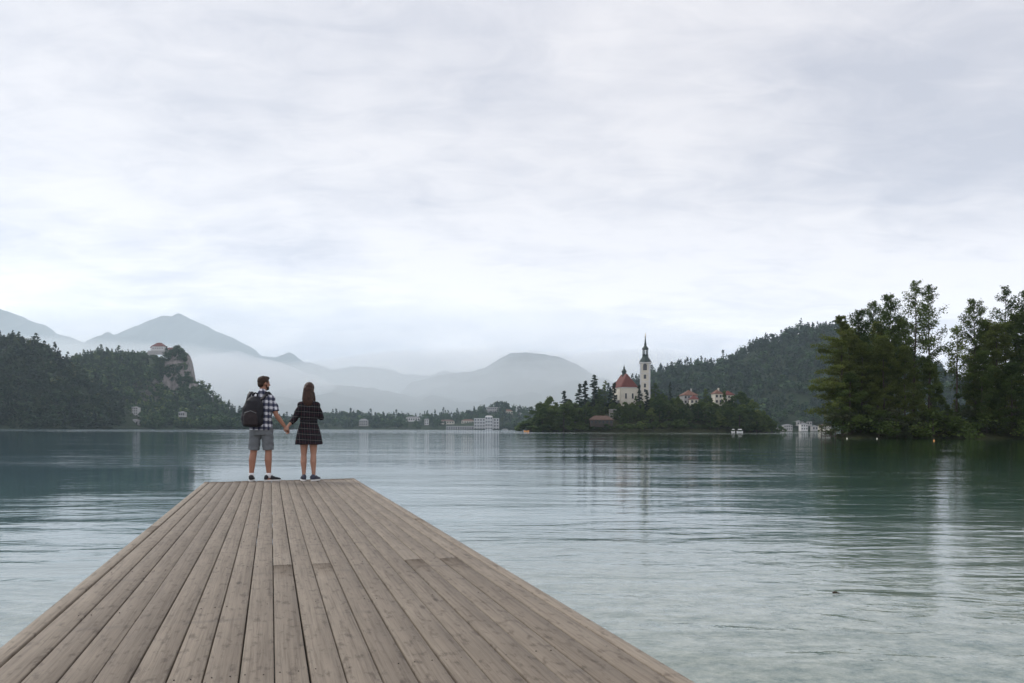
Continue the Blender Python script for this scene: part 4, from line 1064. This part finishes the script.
for (x0, x1, nm) in ((0.0, EDGE - .003, 'edge_board'), (WID - EDGE + .009, WID, 'edge_board')):
    V, Fq, UVs, TN = [], [], [], []
    y = -17.0
    for yy in (-12.6, -6.3, 0.0): board(x0, x1, y, yy - (.003 if yy < 0 else 0), 0, yy == 0.0, DZ + 0.004); y = yy
    TN = [min(1.3, t * .5 + .8) for t in TN]; link(nm, uvmesh(nm), M_DECK, pier)
# nail heads over the joists
mb = MB()
for k in range(NB):
    xa = EDGE + k * pitch
    for j in range(0, 14):
        for fx in (.24, .76):
            if rng.random() < .35: continue
            x = xa + pitch * fx + rng.uniform(-.006, .006); y = -.35 - j * JO / 1.0 + rng.uniform(-.012, .012) + (.3 if j == 0 else 0); r = .0028
            mb.add([(x + r * cos(a), y + r * sin(a), DZ + .0026) for a in np.linspace(0, 2 * pi, 7)[:-1]] + [(x + r * cos(a), y + r * sin(a), DZ - .004) for a in np.linspace(0, 2 * pi, 7)[:-1]], [tuple(range(6))] + [(i, 6 + i, 6 + (i + 1) % 6, (i + 1) % 6) for i in range(6)])
setp(mb.build('nail_heads', M_DARKTIMBER, pier), kind='stuff')
for (x, nm) in ((.035, 'side_beam'), (WID - .035, 'side_beam'), (WID / 2, 'middle_beam')):
    mb = MB(); e = SKEW * x; mb.box(x, (-17 + e - .03) / 2, DZ - .135, .06, 17 + e - .03, .19); mb.build(nm, M_TIMBER if nm == 'side_beam' else M_DARKTIMBER, pier)
for j in range(14):
    mb = MB(); mb.box(WID / 2, -.35 - j * JO, DZ - .085, WID - .16, .08, .09); mb.build('joist', M_DARKTIMBER, pier)
mb = MB(); c_, s_ = cos(math.atan(SKEW)), sin(math.atan(SKEW)); mb.box(WID / 2, SKEW * WID / 2 - .02, DZ - .13, WID / c_ - .02, .05, .18, math.atan(SKEW)); mb.build('end_beam', M_TIMBER, pier)
for j in range(5):
    for x in (.28, WID - .28):
        mb = MB(); y = -.9 - j * 3.7; mb.stack([(x, y, -4, .11, .11), (x, y, DZ - .24, .10, .10)], 14); mb.build('pile', M_DARKTIMBER, pier, True)


# ------------------------------------------------------------------ people
def shoe(side, x, y, yaw, mat, L=.29):
    c, s = cos(yaw), sin(yaw)
    def T(p): return (x + p[0] * c - p[1] * s, y + p[0] * s + p[1] * c, p[2])
    def rings(sec, n=14):
        mb = MB(); vs = []
        for (yy, w, zc, h) in sec:
            for k in range(n):
                a = 2 * pi * k / n; vs.append(T((w * cos(a), yy, zc + h * sin(a))))
        fs = [(i * n + k, i * n + (k + 1) % n, (i + 1) * n + (k + 1) % n, (i + 1) * n + k) for i in range(len(sec) - 1) for k in range(n)]
        fs += [tuple(range(n - 1, -1, -1)), tuple((len(sec) - 1) * n + k for k in range(n))]; mb.add(vs, fs); return mb
    up = rings([(-.075, .022, .055, .025), (-.065, .036, .060, .040), (-.02, .042, .068, .052), (.04, .044, .062, .044), (.10, .048, .048, .030), (.16, .046, .040, .022), (.195, .030, .036, .016), (.205, .014, .034, .008)])
    so = MB(); n = 18; vs = []
    for z in (0, .026):
        for k in range(n):
            a = 2 * pi * k / n; yy = .065 + .148 * sin(a); w = .047 + .006 * sin(a); vs.append(T((w * cos(a) * (1 - .25 * max(0, sin(a)) ** 6), yy, z)))
    so.add(vs, [tuple(range(n - 1, -1, -1)), tuple(range(n, 2 * n))] + [(k, (k + 1) % n, n + (k + 1) % n, n + k) for k in range(n)])
    return up, so


def hand(mb, wrist, elbow, palm_n, curl=0.9, s=1.0, thumb_side=1):
    """palm plus four unequal fingers and a thumb; palm_n = direction the palm faces"""
    w = Vector(wrist); d = (w - Vector(elbow)).normalized(); n = Vector(palm_n); n = (n - d * n.dot(d)).normalized(); sd_ = d.cross(n) * thumb_side
    mb.limb([w - d * .01, w + d * .04 * s, w + d * .085 * s], [.024 * s, .027 * s, .024 * s], 10)
    for k, (o, L) in enumerate(((.030, .072), (.011, .080), (-.009, .074), (-.028, .058))):
        b = w + d * .075 * s + sd_ * o * s; L *= s; c = curl * (1 + .08 * k); a1 = c * .6; a2 = c * 1.4; a3 = c * 2.0
        p1 = b + (d * cos(a1) + n * sin(a1)) * L * .45; p2 = p1 + (d * cos(a2) + n * sin(a2)) * L * .32; p3 = p2 + (d * cos(a3) + n * sin(a3)) * L * .23
        mb.limb([b - d * .02, b, p1, p2, p3], [.010, .0095, .009, .0082, .0072], 8)
    b = w + d * .025 * s + sd_ * .024 * s; p1 = b + (d * .7 + sd_ * .6 + n * .35).normalized() * .036 * s; p2 = p1 + (d * .75 + n * .7).normalized() * .03 * s; mb.limb([b, p1, p2], [.013, .011, .009], 8)


def head(mb, c, yaw, tilt=0.0, s=1.0):
    R = Matrix.Rotation(yaw, 3, 'Z') @ Matrix.Rotation(tilt, 3, 'X'); c = Vector(c)
    def q(x, y, z): return c + R @ Vector((x, y, z)) * s
    mb.ell(c + R @ Vector((0, -.012, .03)) * s, (.077 * s, .096 * s, .092 * s), 18, 12, R)
    mb.ell(q(0, .022, -.045), (.058 * s, .070 * s, .068 * s), 16, 10, R)
    mb.limb([q(0, .088, .02), q(0, .108, -.018)], [.008 * s, .014 * s], 8)         # nose
    mb.limb([q(-.018, .086, -.055), q(.018, .086, -.055)], [.009 * s, .009 * s], 8)  # lips
    mb.ell(q(0, .070, -.090), (.025 * s, .022 * s, .018 * s), 10, 7, R)            # chin
    mb.limb([q(-.035, .078, .030), q(.035, .078, .030)], [.010 * s, .010 * s], 8)  # brow
    for e in (-1, 1): mb.ell(q(e * .078, -.004, -.005), (.010 * s, .019 * s, .032 * s), 10, 7, R)
    return q, R


# --- man: turned from the viewer, head looking right along the shore, holding her hand with his right
MX, MY = P(261, 481, 13.5).x, 13.50
man = thing('person', 'man in a checked white and navy shirt and grey shorts, seen from behind', 'person', (MX, MY, DZ + .004))
b = MB()
AnL, AnR = Vector((-.165, 0, .09)), Vector((.125, .02, .09)); KnL, KnR = Vector((-.135, .02, .49)), Vector((.115, .035, .49)); HpL, HpR = Vector((-.090, 0, .90)), Vector((.095, 0, .90))
for A, K, Hh in ((AnL, KnL, HpL), (AnR, KnR, HpR)):
    calf = A.lerp(K, .68) + Vector((0, -.022, 0)); b.limb([A + Vector((0, .01, -.035)), A + Vector((0, 0, .03)), A.lerp(K, .35) + Vector((0, -.008, 0)), calf, K, K.lerp(Hh, .45), Hh], [.032, .036, .047, .060, .056, .078, .092], 16)
    b.limb([A + Vector((0, -.02, -.05)), A + (Vector((-.02, .09, -.055)) if Hh.x < 0 else Vector((.06, .05, -.055)))], [.028, .022], 10)
b.stack([(0, 0, .80, .145, .105), (0, 0, .92, .165, .118), (0, 0, 1.04, .150, .110), (.0, 0, 1.18, .165, .115), (.01, 0, 1.32, .175, .112), (.012, -.005, 1.40, .140, .085), (.015, 0, 1.455, .065, .06)], 20, 2.3)
b.limb([(.018, -.01, 1.42), (.028, .005, 1.58)], [.062, .056], 14)
q, Rh = head(b, (.040, .015, 1.655), radians(-48), radians(-4), .97)
shR, elR, wrR = Vector((.175, -.01, 1.375)), Vector((.262, -.03, 1.125)), Vector((.40, .03, .915))
b.limb([shR, shR.lerp(elR, .5), elR, elR.lerp(wrR, .35), wrR], [.050, .048, .041, .041, .027], 14)
hand(b, wrR, elR, (.3, -.2, -1), .9, 1.0, -1)
shL, elL, wrL = Vector((-.160, 0, 1.375)), Vector((-.225, .06, 1.13)), Vector((-.12, .22, 1.06))
b.limb([shL, shL.lerp(elL, .5), elL, elL.lerp(wrL, .4), wrL], [.050, .048, .041, .040, .027], 14); hand(b, wrL, elL, (1, -.5, 0), .9, 1.0, 1)
b.remesh('body', M_SKIN, man, .0065, 3)
h = MB(); h.ell(q(0, -.022, .044), (.083, .096, .088), 20, 12, Rh); h.ell(q(0, -.060, -.010), (.070, .050, .066), 16, 10, Rh); h.ell(q(0, .030, .100), (.060, .060, .034), 12, 8, Rh)
for e in (-1, 1): h.ell(q(e * .071, .0, .035), (.012, .030, .046), 10, 7, Rh)
def hf(v): return v + Vector((mnoise.noise(v * 55), mnoise.noise(v * 55 + Vector((9, 0, 0))), mnoise.noise(v * 55 + Vector((0, 9, 0))))) * .006
h.remesh('hair', M_HAIRM, man, .007, 1, hf)
h = MB(); h.ell(q(0, .052, -.072), (.050, .046, .042), 14, 9, Rh); h.limb([q(-.068, .01, -.02), q(-.058, .03, -.06), q(0, .078, -.088), q(.058, .03, -.06), q(.068, .01, -.02)], [.008, .014, .020, .014, .008], 8); h.remesh('beard', M_HAIRM, man, .006, 1, hf)
sh = MB(); sh.stack([(0.0, 0, .865, .185, .135), (0, 0, .90, .190, .140), (0, 0, 1.0, .178, .132), (0, 0, 1.12, .178, .130), (.01, 0, 1.28, .192, .135), (.012, 0, 1.37, .198, .132), (.012, 0, 1.435, .168, .105), (.016, -.005, 1.49, .080, .075)], 26, 2.3)
sl = shR.lerp(elR, .78); sh.limb([shR + Vector((-.03, 0, .0)), shR.lerp(elR, .4), sl], [.075, .074, .077], 14, False); sl = shL.lerp(elL, .72); sh.limb([shL + Vector((.03, 0, 0)), shL.lerp(elL, .4), sl], [.075, .074, .075], 14, False)
[sh.ell(q_, (.084, .084, .080)) for q_ in (shR + Vector((-.012, 0, .012)), shL + Vector((.012, 0, .012)))]
sh.limb([(.018, -.03, 1.475), (.02, -.025, 1.515)], [.075, .066], 14)
def wf(v): return v + Vector((0, 1, 0)) * (.008 * sin(v.z * 31 + v.x * 17) * (1.4 - v.z)) + Vector((1, 0, 0)) * .006 * sin(v.z * 26 + v.y * 20)
sh.remesh('shirt', M_SHIRT, man, .010, 3, wf)
st = MB()
for K, Hh, e in ((KnL, HpL, -1), (KnR, HpR, 1)):
    lo = K.lerp(Hh, .10); st.limb([lo, K.lerp(Hh, .55), Hh + Vector((0, 0, .02))], [.094, .098, .104], 18, False)
st.stack([(0, 0, .78, .165, .118), (0, 0, .86, .182, .128), (0, 0, .95, .172, .122)], 20, 2.4)
st.remesh('shorts', M_SHORTS, man, .009, 3, lambda v: v + Vector((.004 * sin(v.z * 60 + v.y * 30), .004 * sin(v.z * 45), 0)))
for A, yaw in ((AnL, .22), (AnR, -.95)):
    k = MB(); k.limb([A + Vector((0, 0, -.03)), A + Vector((0, 0, .018)), A + Vector((0, 0, .05))], [.046, .043, .044], 14, False); k.build('sock', M_SOCK, man, True)
    u, s = shoe(0, A.x, A.y, yaw, M_SHOE); uo = u.build('shoe', M_SHOE, man, True); s.build('sole', M_SOLE, uo)
# backpack: worn, but a thing of its own
bp = thing('backpack', 'black backpack worn on the back of the man', 'backpack', (MX, MY, DZ + .004))
k = MB(); cx_ = -.07; cyb = -.225
k.stack([(cx_ - .010, cyb, .915, .10, .06), (cx_ - .012, cyb, .93, .142, .085), (cx_ - .012, cyb, .98, .176, .105), (cx_ - .006, cyb, 1.10, .178, .112), (cx_ + .004, cyb + .005, 1.24, .165, .104), (cx_ + .014, cyb + .012, 1.35, .132, .084), (cx_ + .022, cyb + .03, 1.43, .062, .045)], 24, 2.7)
k.remesh('main_bag', M_BAG, bp, .009, 2, lambda v: v + Vector((.004 * sin(v.z * 40), .005 * sin(v.z * 33 + v.x * 25), 0)))
k = MB(); k.stack([(cx_ - .012, cyb - .075, .93, .10, .040), (cx_ - .012, cyb - .085, .96, .125, .055), (cx_ - .010, cyb - .085, 1.10, .120, .055), (cx_, cyb - .07, 1.19, .095, .045), (cx_, cyb - .055, 1.21, .06, .03)], 20, 2.8); k.remesh('front_pocket', M_BAG2, bp, .008, 2)
for e, (xa, xb) in ((-1, (-.175, -.165)), (1, (.03, .115))):
    k = MB(); pts = [Vector((xa, cyb + .06, 1.36)), Vector((xb, -.125, 1.455)), Vector((xb, -.03, 1.512)), Vector((xb + .01, .08, 1.475)), Vector((xb + .01, .145, 1.36)), Vector((xb, .15, 1.15)), Vector((xb - .02 * e, .06, .98))]
    vs = []
    for p_ in pts: vs += [p_ + Vector((-.030, 0, .006)), p_ + Vector((.030, 0, .006)), p_ + Vector((.030, 0, -.010)), p_ + Vector((-.030, 0, -.010))]
    fs = [(3, 2, 1, 0), tuple(24 + i for i in range(4))] + [(j * 4 + i, j * 4 + (i + 1) % 4, (j + 1) * 4 + (i + 1) % 4, (j + 1) * 4 + i) for j in range(6) for i in range(4)]
    k.add(vs, fs); k.build('shoulder_strap', M_BAG, bp, True)
k = MB(); k.limb([(cx_ - .02, cyb + .06, 1.415), (cx_ - .018, cyb + .065, 1.475), (cx_ + .02, cyb + .065, 1.49), (cx_ + .055, cyb + .065, 1.475), (cx_ + .058, cyb + .06, 1.415)], [.014] * 5, 8); k.build('grab_handle', M_BAG, bp, True)
k = MB(); k.limb([(cx_ - .10, cyb - .115, 1.15), (cx_, cyb - .125, 1.185), (cx_ + .09, cyb - .112, 1.15)], [.005] * 3, 6); k.build('zip', M_METAL, bp, True)

# --- woman
WX, WY = P(308.5, 480, 13.62).x, 13.62
wo = thing('person', 'woman with long auburn hair in a dark tartan dress, seen from behind', 'person', (WX, WY, DZ + .004))
b = MB(); AL, AR = Vector((-.080, 0, .085)), Vector((.085, .01, .085)); KL, KR = Vector((-.085, .015, .45)), Vector((.078, .02, .45)); HL_, HR_ = Vector((-.075, 0, .84)), Vector((.078, 0, .84))
for A, K, Hh in ((AL, KL, HL_), (AR, KR, HR_)):
    calf = A.lerp(K, .66) + Vector((0, -.018, 0)); b.limb([A + Vector((0, .01, -.04)), A + Vector((0, 0, .02)), A.lerp(K, .35), calf, K, K.lerp(Hh, .45), Hh], [.028, .030, .040, .053, .048, .068, .088], 16)
    b.limb([A + Vector((0, -.015, -.05)), A + Vector((-.02 if A.x < 0 else .015, .08, -.052))], [.026, .020], 10)
b.stack([(0, 0, .76, .14, .105), (0, 0, .88, .165, .12), (0, 0, 1.02, .118, .09), (0, 0, 1.16, .14, .10), (0, 0, 1.28, .145, .09), (0, 0, 1.335, .11, .07), (0, 0, 1.37, .05, .05)], 20, 2.2)
b.limb([(0, 0, 1.34), (0, .01, 1.47)], [.050, .046], 12); q2, R2 = head(b, (0, .02, 1.555), radians(14), radians(-3), .95)
sL, eL, wL = Vector((-.142, 0, 1.285)), Vector((-.222, -.04, 1.07)), Vector((-.295, -.02, .935)); 
tgt = Vector((MX, MY, 0)) + wrR - Vector((WX, WY, 0)); wL = Vector((tgt.x + .055, tgt.y - .035, tgt.z + .02))
b.limb([sL, sL.lerp(eL, .5), eL, eL.lerp(wL, .4), wL], [.040, .038, .034, .032, .022], 14); hand(b, wL, eL, (-.4, .3, -1), .9, .88, 1)
sR, eR, wR = Vector((.142, 0, 1.285)), Vector((.205, .03, 1.08)), Vector((.09, .19, 1.16))
b.limb([sR, sR.lerp(eR, .5), eR, eR.lerp(wR, .4), wR], [.040, .038, .034, .032, .022], 14); hand(b, wR, eR, (-1, -.3, .2), .9, .88, -1)
b.remesh('body', M_SKIN2, wo, .0062, 3)
h = MB(); h.ell(q2(0, -.022, .045), (.086, .104, .095), 20, 12, R2); h.stack([(.010, -.085, 1.275, .042, .020), (.008, -.086, 1.305, .072, .035), (.006, -.078, 1.36, .090, .050), (0, -.062, 1.43, .092, .064), (0, -.048, 1.50, .090, .070), (0, -.03, 1.58, .084, .082), (0, -.02, 1.62, .07, .07)], 20, 2.2)
h.limb([(-.075, -.01, 1.50), (-.088, .0, 1.40), (-.080, .01, 1.29)], [.030, .030, .018], 10); h.limb([(.075, -.01, 1.50), (.090, .0, 1.40), (.085, .01, 1.30)], [.030, .030, .018], 10)
h.remesh('hair', M_HAIRW, wo, .008, 2, lambda v: v + Vector((.006 * mnoise.noise(Vector((v.x * 60, v.y * 60, v.z * 7))), .007 * mnoise.noise(Vector((v.x * 70 + 5, v.y * 60, v.z * 6))), 0)))
d = MB(); d.stack([(0, 0, .625, .232, .180), (0, 0, .66, .228, .176), (0, 0, .78, .208, .158), (0, 0, .90, .178, .135), (0, 0, .985, .150, .112), (0, 0, 1.03, .142, .105), (0, 0, 1.07, .148, .108), (0, 0, 1.17, .162, .115), (0, 0, 1.28, .178, .115), (0, 0, 1.34, .150, .095), (0, 0, 1.395, .064, .062)], 28, 2.15)
d.limb([sL + Vector((.03, 0, 0)), sL.lerp(eL, .5), eL, eL.lerp(wL, .62)], [.062, .056, .052, .043], 14, False); d.limb([sR + Vector((-.03, 0, 0)), sR.lerp(eR, .5), eR, eR.lerp(wR, .6)], [.062, .056, .052, .043], 14, False)
[d.ell(q_, (.066, .064, .064)) for q_ in (sL + Vector((.010, 0, .010)), sR + Vector((-.010, 0, .010)))]
def df(v):
    if v.z < 1.0 and abs(v.x) < .26:
        a = math.atan2(v.y, v.x); k = (1.0 - v.z) * 1.0; r = 1 + (.085 * sin(a * 9 + 1) + .05 * sin(a * 5)) * k; return Vector((v.x * r, v.y * r, v.z + .012 * sin(a * 3) * k))
    return v + Vector((0, .004 * sin(v.z * 50), .0))
d.remesh('dress', M_DRESS, wo, .010, 3, df)
k = MB(); k.stack([(0, 0, 1.015, .150, .112), (0, 0, 1.045, .149, .111)], 28, 2.15); k.build('belt', M_BAG, wo, True)
for A, yaw in ((AL, .35), (AR, -.25)):
    k = MB(); k.limb([A + Vector((0, 0, -.02)), A + Vector((0, 0, .012))], [.038, .036], 12, False); k.build('sock', M_SOCK, wo, True)
    u, s = shoe(0, A.x, A.y, yaw, M_SHOENAVY); uo = u.build('shoe', M_SHOENAVY, wo, True); s.build('sole', M_SOLE, uo)


# ------------------------------------------------------------------ air
def haze_box():
    mb = MB(); mb.box(0, 5000, 768, 17600, 11800, 1554)
    t = bpy.data.materials.new('haze_air'); t.use_nodes = True; N = t.node_tree.nodes; N.clear()
    o = N.new('ShaderNodeOutputMaterial'); v = N.new('ShaderNodeVolumePrincipled'); v.inputs['Color'].default_value = (0.76, 0.90, 1.0, 1); v.inputs['Density'].default_value = 0.000075; v.inputs['Anisotropy'].default_value = 0.5
    t.node_tree.links.new(v.outputs[0], o.inputs['Volume'])
    h = mb.build('haze', t); setp(h, 'pale blue haze between the lake and the mountains', 'haze', None, 'stuff'); return h


HZ = haze_box()


def mist(label, blobs, dens):
    mb = MB()
    for (px, py, Y, rx, ry, rz) in blobs: mb.ell(P(px, py, Y), (rx, ry, rz), 24, 12)
    t = bpy.data.materials.new('mist_air'); t.use_nodes = True; N = t.node_tree.nodes; N.clear()
    o = N.new('ShaderNodeOutputMaterial'); v = N.new('ShaderNodeVolumePrincipled'); v.inputs['Color'].default_value = (0.93, 0.95, 0.98, 1); v.inputs['Density'].default_value = dens
    t.node_tree.links.new(v.outputs[0], o.inputs['Volume'])
    o_ = mb.remesh('mist_bank', t, None, 40, 6, lambda v: v + Vector((mnoise.fractal(v * .0035, 1, 2, 4) * 60, 0, mnoise.fractal(v * .004 + Vector((5, 0, 0)), 1, 2, 4) * 38)))
    setp(o_, label, 'mist', None, 'stuff')


def mist_lens(name, label, c, rad, col, dens, ph, amp):
    mb = MB(); mb.ell(c, rad, 72, 36)
    mb.v = [(x, y, z * (1 + amp * mnoise.fractal((x * .0009 + ph, y * .0003, ph), .9, 2.0, 4))) if z > 0 else (x, y, z) for x, y, z in mb.v]
    t = bpy.data.materials.new(name + '_air'); t.use_nodes = True; N = t.node_tree.nodes; N.clear()
    o = N.new('ShaderNodeOutputMaterial'); v = N.new('ShaderNodeVolumePrincipled'); v.inputs['Color'].default_value = col; v.inputs['Density'].default_value = dens; v.inputs['Anisotropy'].default_value = 0.55
    t.node_tree.links.new(v.outputs[0], o.inputs['Volume']); setp(mb.build(name, t), label, 'mist', None, 'stuff')


mist_lens('valley_mist', 'thin pale mist filling the valley in front of the far mountains', (-600, 5000, -60), (8200, 2000, 520), (0.96, 0.985, 1.0, 1), 0.00055, 2.0, 0.45)
mist_lens('mountain_haze', 'blue haze hanging in front of the mountain range on the left', (-1800, 6900, -80), (6600, 1500, 1150), (0.86, 0.94, 1.0, 1), 0.00034, 8.0, 0.2)

mist('low bank of white mist lying across the mountain foot right of the cliff', [(205, 372, 4900, 190, 150, 110), (232, 366, 4950, 190, 150, 95), (262, 372, 5000, 240, 170, 90), (225, 392, 4900, 300, 200, 120), (300, 384, 5100, 260, 160, 70)], 0.0048)
